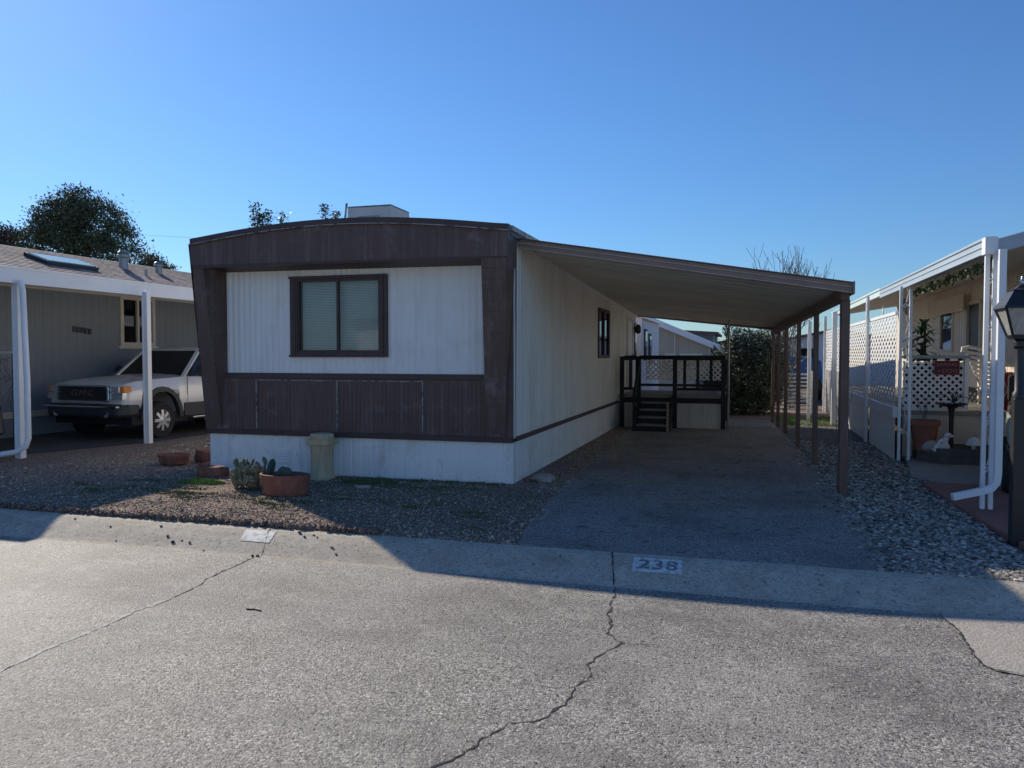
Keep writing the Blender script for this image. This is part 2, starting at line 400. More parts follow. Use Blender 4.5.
crA2 = [(-3.76, 4.45), (-3.78, 4.28), (-3.8, 4.17), (-3.78, 4.0), (-3.77, 3.81), (-3.78, 3.63), (-3.79, 3.47), (-3.77, 3.32), (-3.76, 3.17), (-3.74, 2.2)]
crB = [(-.87, 5.59), (-.85, 5.29), (-.83, 4.97), (-.78, 4.79), (-.77, 4.63), (-.72, 4.55), (-.67, 4.5), (-.72, 4.38), (-.77, 4.24), (-.79, 4.12), (-.75, 3.99), (-.8, 3.83), (-.8, 3.71), (-.82, 3.59), (-.86, 3.48), (-.9, 3.41), (-1.01, 3.36), (-1.06, 3.25), (-1.1, 3.1), (-1.15, 2.98), (-1.19, 2.91), (-1.22, 2.83), (-1.3, 2.2)]
jag(crA, .0045, -.1175, .007, 1).build('road_crack', 'crack', road, kind='structure')
jag(crA2, .014, -.1182, .006, 2).build('crack_filler', 'sealer', road, kind='structure')
jag([(x+.012, y) for x, y in crA2[:-1]], .0016, -.1170, .009, 3).build('road_crack', 'crack', road, kind='structure')
jag(crB, .0055, -.1175, .012, 4).build('road_crack', 'crack', road, kind='structure')
jag([(-.67, 4.5), (-.61, 4.5), (-.57, 4.52), (-.51, 4.5)], .0035, -.116, .004, 5).build('road_crack', 'crack', road, kind='structure')
jag([(1.21, 5.59), (1.25, 5.26), (1.24, 5.04), (1.23, 4.85), (1.24, 4.73), (1.28, 4.66), (1.35, 4.64), (1.43, 4.62), (2.2, 4.55)], .005, -.110, .008, 6).build('road_crack', 'crack', road, kind='structure')
MB().quad((1.22, 5.59, -.116), (1.25, 5.2, -.116), (1.24, 4.75, -.116), (1.29, 4.66, -.116), (1.43, 4.62, -.116), (4.5, 4.5, -.116), (4.5, 5.59, -.116)).build('concrete_patch', 'patch', None, kind='structure')
for i, (xa, xb) in enumerate(((-4.05, -3.82), (-.985, -.89))):
    jag([(lerp(xa, xb, t/8), lerp(6.09, 5.59, t/8)) for t in range(9)], .005, lambda y: kz(y)+.004, .002, 9+i).build('kerb_joint', 'crack', kb, kind='structure')
def on_kerb(poly, dz):
    mb = MB(); (x0, x1, x2, x3) = poly; ya, yb = 5.80, 6.08
    n = 8
    return mb, n
def kerb_paint(xl0, xr0, xl1, xr1, y0, y1, dz, name):
    """painted patch from y0 (front) to y1 following the kerb"""
    mb = MB(); n = 10
    for i in range(n):
        a = i/n; b = (i+1)/n; ya = lerp(y0, y1, a); yb = lerp(y0, y1, b)
        j = [random.uniform(-.006, .006) for _ in range(4)]
        mb.quad((lerp(xl0, xl1, a)+j[0], ya, kz(ya)+dz), (lerp(xr0, xr1, a)+j[1], ya, kz(ya)+dz), (lerp(xr0, xr1, b)+j[2], yb, kz(yb)+dz), (lerp(xl0, xl1, b)+j[3], yb, kz(yb)+dz))
    return mb
tag(kerb_paint(-4.17, -3.88, -4.24, -3.93, 5.80, 5.99, .004, '').build('painted_kerb_patch', 'paint'),
    'blank worn white painted rectangle on the sunlit kerb beside a joint', 'painted marking')
np_ = kerb_paint(-.79, -.43, -.80, -.44, 5.80, 6.00, .004, '').build('house_number_marking', 'paint')
tag(np_, 'worn white painted rectangle with house number on the shaded kerb by the driveway', 'painted marking')
cx, cy = -.61, 5.845
text_mb('238', .15, lambda x, y, z: (cx+x*1.25, cy+y*1.15, kz(cy+y*1.15)+.006+z*.2), .002, 1.1).build('number', 'digit', np_)

# driveway, beds, paths
MB().quad(*[(x, y, .004) for x, y in [(-1.76, 6.08), (1.12, 6.08), (1.03, 6.8), (1.07, 8), (1.05, 9.3), (.95, 11.8), (.85, 14.1), (.75, 16.5), (.6, 18.6), (.55, 19.6), (-2.4, 19.4), (-2.3, 16.7), (-2.2, 14.3), (-2.03, 9.5), (-2.02, 8.8), (-1.92, 7.1)]]).build('driveway', 'drive', kind='structure')
MB().quad((-30, 6.08, 0), (-1.70, 6.08, 0), (-1.85, 7.1, 0), (-1.95, 9.5, 0), (-2.1, 14.3, 0), (-2.2, 19.5, 0), (-30, 19.5, 0)).build('gravel_bed', 'gravelbed', kind='structure')
MB().quad((1.0, 6.08, -.001), (2.6, 6.08, -.001), (2.35, 12.7, -.001), (2.3, 20, -.001), (.3, 20, -.001), (.9, 11, -.001)).build('river_rock_bed', 'riverbed', kind='structure')
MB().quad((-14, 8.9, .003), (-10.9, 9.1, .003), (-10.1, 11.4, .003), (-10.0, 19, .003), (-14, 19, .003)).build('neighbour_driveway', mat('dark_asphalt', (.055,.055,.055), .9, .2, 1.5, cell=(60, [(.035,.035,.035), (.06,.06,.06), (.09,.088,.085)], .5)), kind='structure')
MB().prism([(2.02, 10.3, -.03), (2.06, 9.0, -.03), (2.13, 7.4, -.03), (2.2, 6.2, -.03), (3.6, 6.2, -.03), (3.6, 10.3, -.03)], (0, 0, .075)).build('red_path', 'redpath', bevel=.012, kind='structure')
MB().prism([(2.28, 12.6, -.02), (2.02, 10.9, -.02), (2.3, 10.35, -.02), (5.4, 10.35, -.02), (5.4, 13.2, -.02), (2.28, 13.2, -.02)], (0, 0, .05)).build('patio', 'patio', bevel=.01, kind='structure')

def hgt(x, y): return .012*noise.noise(Vector((x*1.3, y*1.3, 0)))+.03*max(0, noise.noise(Vector((x*.5+5, y*.5, 3))))
def fleft():
    while True:
        y = 6.10+(random.random()**1.4)*7.0; x = random.uniform(-9.5, -1.8)
        lim = -1.78-.06*(y-6.1) if y < 9.0 else -6.98
        if x < lim+random.gauss(0, .07) and not (x > -10.3 and y > 12.9) and noise.noise(Vector((x*1.1, y*1.6, 4))) > random.uniform(-.6, .05): return x, y, 0.0
s = MB(); stones(s, 30000, fleft, .004, .0135, .6); stones(s, 900, fleft, .013, .026); 
def fside():
    y = random.uniform(8.8, 17); return random.uniform(-2.62, lerp(-2.0, -2.25, (y-9)/8)), y, 0
stones(s, 3600, fside, .004, .015)
def frow():                                   # mounded edge of the bed along the kerb
    return random.uniform(-7.4, -3.0), 6.09+abs(random.gauss(0, .04)), random.uniform(0, .03)
o = s.build('gravel', 'stone_tan', kind='stuff'); tag(o, 'tan and pinkish crushed gravel in front of the home', 'gravel')
s = MB(); stones(s, 900, frow, .012, .032, .8); o = s.build('edging_stones', 'stone_dark', kind='stuff'); tag(o, 'ragged dark line of rubble edging the gravel along the kerb', 'stones')
def fright():
    y = 6.10+(random.random()**1.5)*9
    return random.uniform(lerp(1.1, .9, (y-6)/6)+random.gauss(0, .09), lerp(2.1, 2.2, (y-6)/6)-.05), y, 0
s = MB(); stones(s, 17000, fright, .008, .028, .5); o = s.build('river_rocks', 'stone_river', kind='stuff'); tag(o, 'grey river rocks in the strip beside the driveway', 'gravel')

def blades(mb, n, c, rx, ry, h, w=.006, lean=.5):
    for i in range(n):
        a = random.random()*6.28; r = sqrt(random.random())
        x = c[0]+cos(a)*r*rx; y = c[1]+sin(a)*r*ry; z = c[2]
        b = random.random()*6.28; hh = h*random.uniform(.4, 1)*(1-.6*r*r); l = random.uniform(0, lean)*hh
        d = Vector((cos(b), sin(b), 0)); e = Vector((-sin(b), cos(b), 0))*w
        t = random.random()*6.28; q = Vector((cos(t), sin(t), 0))*l
        p = Vector((x, y, z))
        mb.quad(tuple(p-e), tuple(p+e), tuple(p+e*.6+q*.4+Vector((0,0,hh*.6))), tuple(p+q+Vector((0,0,hh))))
    return mb
solo(blades(MB(), 1500, (-6.30, 8.02, 0), .33, .13, .075), 'grass_patch', 'grass', (-6.45, 8.0, 0), 'small bright green grass patch lying in the sunlit gravel', 'grass')['kind'] = 'stuff'
solo(blades(MB(), 500, (-6.1, 7.35, 0), .35, .14, .03), 'grass_patch', 'weed', (-6.1, 7.35, 0), 'thin yellowish grass in the gravel in front of the green patch', 'grass')['kind'] = 'stuff'
solo(blades(MB(), 900, (-4.35, 8.6, 0), .38, .2, .07), 'weed_patch', 'weed', (-4.35, 8.6, 0), 'dark green weeds in the shade at the foot of the white skirting', 'weeds')['kind'] = 'stuff'
s = MB()
for k in range(26): blades(s, 40, (random.uniform(-4.9, -2.7), 8.93+random.uniform(-.12, .02), 0), .1, .05, .05)
solo(s, 'weed_strip', 'weed', (-3.8, 8.9, 0), 'low weeds growing along the base of the skirting near the corner', 'weeds')['kind'] = 'stuff'
s = MB()
for k in range(110): blades(s, 26, (random.uniform(-6.6, -1.9), random.uniform(6.3, 8.7), 0), .16, .10, .026)
for (wx_, wy_) in ((-5.9, 7.3), (-6.2, 7.6), (-4.9, 7.2), (-4.7, 7.0), (-4.4, 7.15), (-5.6, 7.35), (-3.9, 8.5), (-3.5, 8.4), (-3.1, 8.6), (-6.7, 7.4), (-7.2, 7.2), (-7.6, 7.5), (-7.0, 8.0), (-3.2, 7.4), (-2.6, 7.2), (-4.1, 7.6)):
    for q_ in range(5): blades(s, 55, (wx_+random.gauss(0, .16), wy_+random.gauss(0, .09), 0), .12, .07, .035)
solo(s, 'sparse_weeds', 'weed', (-3.8, 7.3, 0), 'sparse tiny weeds scattered over the front gravel bed', 'weeds')['kind'] = 'stuff'
s = MB()
for k in range(60):
    blades(s, 30, (random.uniform(.8, 1.9), random.uniform(18.3, 20.5), 0), .2, .2, .10)
solo(s, 'dry_grass', 'grass', (1.3, 19.3, 0), 'sunlit dry grass beyond the carport posts', 'grass')['kind'] = 'stuff'

# pebbles / debris on kerb and road
for i, (x, y) in enumerate([(-5.6, 5.86), (-5.35, 5.66), (-4.9, 5.78), (-4.78, 5.70), (-4.72, 5.74), (-4.62, 5.72), (-4.4, 5.62), (-3.7, 5.99), (-3.62, 5.93), (-3.5, 5.94), (-3.28, 5.80), (-3.2, 5.72), (-3.9, 5.59), (-3.86, 5.60), (-3.55, 5.97), (-4.95, 6.05), (-6.1, 5.95), (-5.1, 5.93)]):
    r = random.uniform(.008, .02)
    solo(MB().lump((x, y, kz(y)+r*.4), r, i, 1, .3, 1, .8, .7), 'pebble', 'stone_dark' if i % 3 else 'crack', (x, y, kz(y)), 'small dark pebble lying on the sunlit kerb', 'pebble', 'dark pebbles on the sunlit kerb')
solo(MB().tube([(-3.12, 4.40, -.116), (-3.07, 4.41, -.116), (-3.01, 4.40, -.116)], .005, 6), 'stick', 'bark', (-3.07, 4.4, -.12), 'short dark twig lying on the sunlit road', 'twig')

# ------------------------------------------------------------------ the brown and white mobile home
XL, XR, Y0, YE = -6.95, -2.66, 9.02, 20.05
home = empty('mobile_home', (-4.8, Y0, 0), 'single-wide mobile home with brown trim, white ribbed siding and white skirting', 'mobile home')
def arch(x):                                   # bowed roofline
    t = (x-XL)/(XR+.04-XL); return 3.045+.165*(1-(2*min(max(t, 0), 1)-1)**2)**1.15 if 0 < t < 1 else 3.045
wx0, wx1, wz0, wz1 = -5.56, -4.40, 1.585, 2.515
mb = ribwall(MB(), (0, Y0, 0), (1,0,0), (0,-1,0), XL+.31, XR-.1, 1.29, 2.74, .085, .008, 'wave', [(wx0, wx1, wz0, wz1)])
mb.build('front_wall', 'white', home, smooth=60)
mb = ribwall(MB(), (0, Y0-.004, 0), (1,0,0), (0,-1,0), XL+.25, XR-.1, .56, 1.25, .06, .003, 'groove')
mb.build('lower_panel', 'brown', home)
t = MB()
t.box(XL+.25, XR-.1, Y0-.028, Y0+.02, 1.245, 1.315); t.box(XL, XR+.005, Y0-.03, Y0+.03, .495, .565)
t.build('trim_band', 'browndark', home, bevel=.004)
sm = MB()
for x in (-6.19, -5.0, -3.82): sm.box(x-.009, x+.009, Y0-.022, Y0-.003, .60 if x > -6 else .58, 1.235)
for a, b in ((-6.18, -5.01), (-4.99, -3.83)):
    sm.box(a, b, Y0-.020, Y0-.003, 1.215, 1.228)
sm.build('panel_seam', 'seam', home)
# fascia (ribbed, bowed) and soffit
YF = Y0-.36
ribwall(MB(), (0, YF, 0), (1,0,0), (0,-1,0), XL+.03, XR+.05, lambda x: 2.715-.03*(x-XL)/4.3, lambda x: arch(x)-.07, .11, .0035, 'groove').build('fascia', 'brown', home)
f = MB()
n = 28
for i in range(n):                             # dark roof edge, drip edge
    a = lerp(XL+.05, XR+.06, i/n); b = lerp(XL+.05, XR+.06, (i+1)/n)
    za, zb = arch(a)+.0, arch(b)+.0
    f.hexa([(a, YF-.035, za-.075), (b, YF-.035, zb-.075), (b, YF+.06, zb-.075), (a, YF+.06, za-.075)], [(a, YF-.035, za), (b, YF-.035, zb), (b, YF+.06, zb), (a, YF+.06, za)])
f.build('roof_edge', 'browndark', home)
f = MB()
for i in range(n):
    a = lerp(XL+.05, XR+.06, i/n); b = lerp(XL+.05, XR+.06, (i+1)/n)
    za, zb = arch(a)-.066, arch(b)-.066
    f.hexa([(a, YF-.041, za-.012), (b, YF-.041, zb-.012), (b, YF-.030, zb-.012), (a, YF-.030, za-.012)], [(a, YF-.041, za), (b, YF-.041, zb), (b, YF-.030, zb), (a, YF-.030, za)])
f.build('drip_edge', 'dripedge', home)
r = MB()
for i in range(n):
    a = lerp(XL-.02, XR+.05, i/n); b = lerp(XL-.02, XR+.05, (i+1)/n)
    r.quad((a, YF+.06, arch(a)-.002), (b, YF+.06, arch(b)-.002), (b, YE+.05, arch(b)-.002), (a, YE+.05, arch(a)-.002))
r.build('roof', 'roofdark', home)
MB().box(XR+.045, XR+.07, YF+.1, YE, 2.985, 3.045).build('side_drip_rail', 'dripedge', home)
MB().box(XR+.0, XR+.052, YF+.1, YE, 2.93, 2.985).build('side_roof_trim', 'browndark', home)
MB().quad((XL+.06, YF+.005, 2.705), (XR+.04, YF+.005, 2.675), (XR+.0, Y0+.02, 2.62), (XL+.06, Y0+.02, 2.645)).build('soffit', 'browndark', home)
MB().box(XL+.07, XR+.03, YF+.002, YF+.03, 2.672, 2.72).build('fascia_lip', 'browndark', home)
# splayed end fins, front faces tilted forward at the top
def fin(xo_t, xi_t, xo_b, xi_b, yt, yb, zt, zb, name, xo_w, xi_w):
    """outer/inner x at top/bottom; lap-ribbed front face"""
    m = MB(); k = 17
    for i in range(k):
        a = i/k; b = (i+1)/k
        za, zb_ = lerp(zb, zt, a), lerp(zb, zt, b)
        def row(t, o): return (lerp(xo_b, xo_t, t), lerp(yb, yt, t)-o), (lerp(xi_b, xi_t, t), lerp(yb, yt, t)-o)
        (p0, p1), (q0, q1) = row(a, .006), row(b, 0)
        m.quad((p0[0], p0[1], za), (p1[0], p1[1], za), (q1[0], q1[1], zb_), (q0[0], q0[1], zb_))
        (r0, r1) = row(a, 0)
        m.quad((r0[0], r0[1], za), (r1[0], r1[1], za), (p1[0], p1[1], za), (p0[0], p0[1], za))
    for xt, xb, xw in ((xo_t, xo_b, xo_w), (xi_t, xi_b, xi_w)):
        m.quad((xb, yb, zb), (xt, yt, zt), (xw, Y0+.03, zt), (xw, Y0+.03, zb))
    m.quad((xo_b, yb, zb), (xi_b, yb, zb), (xi_b, Y0, zb), (xo_b, Y0, zb))
    return m.build(name, 'brown', home)
fin(XL+.05, XL+.215, XL+.005, XL+.255, YF+.01, Y0-.06, 2.72, .56, 'end_fin', XL+.0, XL+.315)
fin(XR+.032, XR-.28, XR-.075, XR-.325, YF+.01, Y0-.04, 2.69, .56, 'end_fin', XR+.0, XR-.325)
cr = MB()                                       # corner return on the right
cr.quad((XR+.048, YF, 2.97), (XR+.035, Y0+.05, 2.97), (XR+.020, Y0+.05, .56), (XR-.073, Y0-.045, .56), (XR+.034, YF+.002, 2.66))
cr.quad((XR-.078, Y0-.036, .56), (XR+.012, Y0-.02, .56), (XR+.012, Y0-.02, 2.7), (XR-.078, Y0-.036, 2.7))
cr.build('corner_return', 'brown', home)
cr = MB(); cr.quad((XL+.0, YF, 2.99), (XL+.0, Y0+.05, 2.99), (XL-.003, Y0+.05, .56), (XL, Y0-.05, .56), (XL+.03, YF, 2.7))
cr.build('corner_return', 'brown', home)
# side walls
holes = [(14.62-Y0, 15.82-Y0, 1.51, 2.42)]
ribwall(MB(), (XR, Y0+.03, 0), (0,1,0), (1,0,0), 0, YE-Y0-.03, .54, lambda u: 2.94, .13, .009, 'plank', holes).build('side_wall', 'cream', home)
ribwall(MB(), (XL, Y0+.03, 0), (0,1,0), (-1,0,0), 0, YE-Y0-.03, .54, 2.99, .13, .009, 'plank').build('side_wall', 'white', home)
MB().quad((XL, YE, 0), (XR, YE, 0), (XR, YE, 2.99), (XL, YE, 2.99)).build('back_wall', 'white', home)
MB().box(XR+.008, XR+.028, Y0+.06, YE, .505, .565).build('side_band', 'browndark', home, bevel=.004)
MB().box(XR-.012, XR+.018, Y0-.0, Y0+.06, .56, 2.93).build('corner_trim', 'white', home)
sk = ribwall(MB(), (0, Y0+.012, 0), (1,0,0), (0,-1,0), XL+.01, XR, -.05, .50, .145, .006, 'plank')
for x in (-6.78, -5.57, -4.4, -3.55): sk.box(x-.012, x+.012, Y0-.004, Y0+.01, -.04, .49)
sk.build('skirting', 'skirt', home)
sk = ribwall(MB(), (XR-.002, Y0+.012, 0), (0,1,0), (1,0,0), 0, YE-Y0, -.05, .505, .145, .006, 'plank'); sk.build('skirting', 'skirt', home)
ribwall(MB(), (XL+.01, Y0+.012, 0), (0,1,0), (-1,0,0), 0, YE-Y0, -.05, .505, .145, .006, 'plank').build('skirting', 'skirt', home)
v = MB()
for k in range(5): v.hexa([(-5.89, Y0-.018, .145+k*.038), (-5.72, Y0-.018, .145+k*.038), (-5.72, Y0-.0, .16+k*.038), (-5.89, Y0-.0, .16+k*.038)], [(-5.89, Y0-.018, .152+k*.038), (-5.72, Y0-.018, .152+k*.038), (-5.72, Y0, .17+k*.038), (-5.89, Y0, .17+k*.038)])
v.build('skirting_vent', 'whitemetal', home)
v = MB(); v.box(-5.91, -5.70, Y0-.003, Y0+.004, .13, .34); v.build('vent_plate', 'white', home)
# front window
w = empty('window', (-4.98, Y0, 1.5)); w.parent = home; w.location = (-4.98+4.8, 0, 1.53)
LOC[w.name] = (-4.98, Y0, 1.53)
fr = MB(); fo = (-5.665, -4.285, 1.535, 2.55); a = .03
fr.box(fo[0], wx0+.0, Y0-.035, Y0+.02, fo[2], fo[3]); fr.box(wx1, fo[1], Y0-.035, Y0+.02, fo[2], fo[3])
fr.box(wx0, wx1, Y0-.034, Y0+.02, wz1, fo[3]); fr.box(wx0, wx1, Y0-.034, Y0+.02, fo[2], wz0)
fr.box(fo[0]+.05, fo[0]+.08, Y0-.048, Y0-.033, fo[2]+.0, fo[3]); fr.box(fo[1]-.08, fo[1]-.05, Y0-.048, Y0-.033, fo[2], fo[3])
fr.box(fo[0]-.01, fo[1]+.01, Y0-.05, Y0-.033, fo[3]-.02, fo[3]+.012); fr.box(fo[0]-.01, fo[1]+.01, Y0-.05, Y0-.033, fo[2]-.012, fo[2]+.02)
fr.build('frame', 'browndark', w, bevel=.004)
al = MB(); xm = -4.985
for x0_, x1_ in ((wx0, xm), (xm, wx1)):
    al.box(x0_, x0_+.014, Y0-.02, Y0+.03, wz0, wz1); al.box(x1_-.014, x1_, Y0-.02, Y0+.03, wz0, wz1)
    al.box(x0_+.014, x1_-.014, Y0-.02, Y0+.03, wz0, wz0+.022); al.box(x0_+.014, x1_-.014, Y0-.02, Y0+.03, wz1-.022, wz1)
al.build('sash', 'browndark', w)
for x0_, x1_, yy in ((wx0, xm, .01), (xm, wx1, .0)):
    MB().box(x0_+.014, x1_-.014, Y0+yy, Y0+yy+.004, wz0+.022, wz1-.022).build('pane', 'glass', w)
bl = MB(); k = 0; z = wz0+.03
while z < wz1-.01:
    bl.hexa([(wx0+.02+ (.10 if z < 1.9 and k % 7 == 0 else 0), Y0+.070, z), (wx1-.03, Y0+.070, z), (wx1-.03, Y0+.084, z+.016), (wx0+.02, Y0+.084, z+.016)],
            [(wx0+.02, Y0+.070, z+.002), (wx1-.03, Y0+.070, z+.002), (wx1-.03, Y0+.084, z+.018), (wx0+.02, Y0+.084, z+.018)]); z += .0205; k += 1
bl.build('blind', 'blind', w)
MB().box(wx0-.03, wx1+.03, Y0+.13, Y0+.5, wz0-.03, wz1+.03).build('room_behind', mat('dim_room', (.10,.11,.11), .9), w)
# side window
w2 = empty('window', (XR, 15.2, 1.5)); w2.parent = home; w2.location = (XR+4.8, 15.2-Y0, 1.5); LOC[w2.name] = (XR, 15.2, 1.5)
fr = MB(); y0_, y1_, z0_, z1_ = 14.6, 15.84, 1.49, 2.44
for b in ((y0_, y0_+.07, z0_, z1_), (y1_-.07, y1_, z0_, z1_), (y0_+.07, y1_-.07, z0_, z0_+.06), (y0_+.07, y1_-.07, z1_-.06, z1_), (15.19, 15.23, z0_+.06, z1_-.06)):
    fr.box(XR-.03, XR+.035, *b)
fr.build('frame', 'browndark', w2)
MB().box(XR-.005, XR+.003, y0_+.06, y1_-.06, z0_+.05, z1_-.05).build('pane', 'glassdark', w2)
MB().box(XR-.35, XR-.06, y0_-.02, y1_+.02, z0_-.02, z1_+.02).build('room_behind', 'dark', w2)
# side door near the deck with a porch light
d = MB(); d.box(XR-.0, XR+.03, 18.35, 18.43, .62, 2.42); d.box(XR, XR+.03, 19.2, 19.28, .62, 2.42); d.box(XR, XR+.03, 18.43, 19.2, 2.36, 2.42)
dr = MB().box(XR+.0, XR+.018, 18.43, 19.2, .66, 2.36).build('side_door', 'cream', home); d.build('door_frame', 'creamtrim', dr)
MB().tube([(XR+.02, 19.12, 1.55), (XR+.07, 19.12, 1.55)], .03, 10).build('handle', 'alu', dr, smooth=True)
pl = MB().lathe([(.02, .12), (.05, .1), (.075, .04), (.075, -.06), (.04, -.1), (.01, -.11)], (XR+.12, 19.5, 2.18), 14); pl.box(XR, XR+.1, 19.47, 19.53, 2.2, 2.23)
pl.build('porch_light', 'black', home, smooth=True)
wn = MB().box(XR-.0, XR+.03, 19.62, 19.97, 1.5, 2.35).build('window', 'browndark', home); MB().box(XR+.03, XR+.036, 19.67, 19.92, 1.55, 2.3).build('pane', 'glassdark', wn)
MB().box(XR+.0, XR+.08, 17.0, 17.25, .55, .72).build('outlet_box', 'whitemetal', home)

# evaporative cooler + pipe on the roof
ec = empty('rooftop_cooler', (-5.5, 11.4, 3.1), 'pale grey evaporative cooler box sitting on the home\'s roof', 'cooler')
MB().hexa([(-5.93, 11.0, 3.12), (-5.16, 11.0, 3.12), (-5.16, 11.72, 3.12), (-5.93, 11.72, 3.12)], [(-5.91, 11.02, 3.82), (-5.18, 11.02, 3.82), (-5.18, 11.70, 3.82), (-5.91, 11.70, 3.82)]).build('casing', mat('cooler_grey', (.64,.62,.56), .6, .08, 3), ec, bevel=.01)
lid = MB(); lid.hexa([(-5.915, 11.015, 3.82), (-5.175, 11.015, 3.82), (-5.175, 11.705, 3.82), (-5.915, 11.705, 3.82)], [(-5.9, 11.03, 3.84), (-5.19, 11.03, 3.84), (-5.19, 11.69, 3.84), (-5.9, 11.69, 3.84)]); lid.build('lid', 'dripedge', ec)
lv = MB()
for k in range(7): lv.box(-5.72, -5.38, 10.985, 11.02, 3.22+k*.07, 3.255+k*.07)
lv.build('louvre', 'alu', ec)
solo(MB().tube([(-6.24, 11.4, 3.1), (-6.13, 11.4, 3.97)], .018, 8), 'vent_pipe', 'dripedge', (-6.05, 11.4, 3.1), 'thin leaning pipe on the roof left of the cooler', 'pipe')

# ------------------------------------------------------------------ carport
cp = empty('carport', (0, 9.2, 0), 'brown metal carport with sloping roof over the driveway', 'carport')
def cz(x, y):
    t = (x+2.67)/(1.09+2.67); zl = lerp(2.96, 2.60, (y-9.2)/10.8); zr = lerp(2.33, 2.22, (y-9.2)/10.8); return lerp(zl, zr, t)
def xr(y): return lerp(1.08, .68, (y-9.2)/10.8)
rf = MB(); ys = [9.22+i*(20-9.22)/27 for i in range(28)]
xl = XR+.03
for a, b in zip(ys[:-1], ys[1:]):               # pans across the span with a small raised seam
    for y_0, y_1, dz in ((a, b-.03, 0), (b-.03, b-.015, -.005), (b-.015, b, -.005)):
        rf.hexa([(xl, y_0, cz(xl, y_0)-.055+dz), (xr(y_0), y_0, cz(xr(y_0), y_0)-.055+dz), (xr(y_1), y_1, cz(xr(y_1), y_1)-.055+dz), (xl, y_1, cz(xl, y_1)-.055+dz)],
                [(xl, y_0, cz(xl, y_0)-.02), (xr(y_0), y_0, cz(xr(y_0), y_0)-.02), (xr(y_1), y_1, cz(xr(y_1), y_1)-.02), (xl, y_1, cz(xl, y_1)-.02)])
rf.build('roof_panel', 'under', cp)
def fasc(z0, z1, y0, y1, m, nm):
    a, b = XR+.02, 1.10
    MB().hexa([(a, y0, cz(a, 9.2)+z0), (b, y0, cz(b, 9.2)+z0), (b, y1, cz(b, 9.2)+z0), (a, y1, cz(a, 9.2)+z0)],
              [(a, y0, cz(a, 9.2)+z1), (b, y0, cz(b, 9.2)+z1), (b, y1, cz(b, 9.2)+z1), (a, y1, cz(a, 9.2)+z1)]).build(nm, m, cp, bevel=.003)
fasc(-.115, -.105, 9.155, 9.22, 'gutterlight', 'fascia_bottom_lip')
fasc(-.105, -.055, 9.175, 9.22, 'gutterbrown', 'front_fascia')
fasc(-.055, -.045, 9.160, 9.22, 'gutterlight', 'fascia_rib')
fasc(-.045, -.008, 9.172, 9.22, 'gutterbrown', 'front_fascia')
fasc(-.008, .006, 9.150, 9.22, 'postbrown', 'fascia_top_lip')
MB().hexa([(1.10, 9.15, 2.205), (1.12, 9.15, 2.205), (.72, 20, 2.10), (.70, 20, 2.10)], [(1.10, 9.15, 2.34), (1.12, 9.15, 2.34), (.72, 20, 2.235), (.70, 20, 2.235)]).build('side_gutter', 'gutterbrown', cp)
PX_ = [(1.05, 9.35), (.95, 11.8), (.86, 14.04), (.77, 16.4), (.69, 17.9), (.62, 19.2)]
MB().hexa([(.99, 9.25, 2.15), (1.08, 9.25, 2.15), (.67, 20, 2.03), (.58, 20, 2.03)], [(.99, 9.25, 2.27), (1.08, 9.25, 2.27), (.67, 20, 2.16), (.58, 20, 2.16)]).build('side_beam', 'postbrown', cp)
for i, (x, y) in enumerate(PX_):
    w_ = .044 if i == 0 else .034
    zt = lerp(2.155, 2.03, (y-9.25)/10.75)
    p = MB().box(x-w_, x+w_, y-w_, y+w_, -.02, zt); 
    if i == 0: p.box(x-w_-.012, x-w_+.001, y-.03, y+.03, 0, zt-.01)
    p.build('post', 'postbrown', cp, bevel=.006)
MB().hexa([(XR+.03, 19.97, 2.52), (.68, 19.97, 2.14), (.68, 20.03, 2.14), (XR+.03, 20.03, 2.52)], [(XR+.03, 19.97, 2.57), (.68, 19.97, 2.2), (.68, 20.03, 2.2), (XR+.03, 20.03, 2.57)]).build('back_beam', 'gutterbrown', cp)
s = MB()                                        # dry vine on the front post
for k in range(6):
    pts = []; a0 = random.random()*6
    for j in range(26):
        z = j*.052+.05; a1 = a0+z*3.2; pts.append((1.05+.075*cos(a1)+random.uniform(-.01, .01), 9.33+.07*sin(a1)-.02, z))
    s.tube(pts[:10+3*k], .004, 5)
solo(s, 'dry_vine', 'twig', (1.05, 9.3, 0), 'dry vine twisted round the nearest carport post', 'vine')

# ------------------------------------------------------------------ deck with stair
dk = empty('wooden_deck', (-1.4, 17, 0), 'black-railed wooden deck with stair at the side of the home', 'deck')
yd = 16.95; zt = .70
MB().box(-2.60, -.42, yd, 19.2, zt-.06, zt).build('platform', 'greywood', dk, bevel=.006)
MB().box(-2.56, -.46, yd+.01, yd+.04, zt-.17, zt-.06).build('rim_board', 'blackwood', dk)
ribwall(MB(), (0, yd+.05, 0), (1,0,0), (0,-1,0), -2.54, -.48, 0, zt-.16, .09, .007, 'groove').build('skirt_panel', 'panel', dk)
ribwall(MB(), (-.46, yd+.05, 0), (0,1,0), (1,0,0), 0, 2.2, 0, zt-.16, .09, .007, 'groove').build('skirt_panel', 'panel', dk)
for x in (-2.54, -2.18, -1.42, -.43):
    MB().box(x-.045, x+.045, yd-.06, yd+.0, 0, 1.52).build('railing_post', 'blackwood', dk, bevel=.004)
for x in (-2.5, -.43): MB().box(x-.045, x+.045, 19.1, 19.2, .0, 1.52).build('railing_post', 'blackwood', dk, bevel=.004)
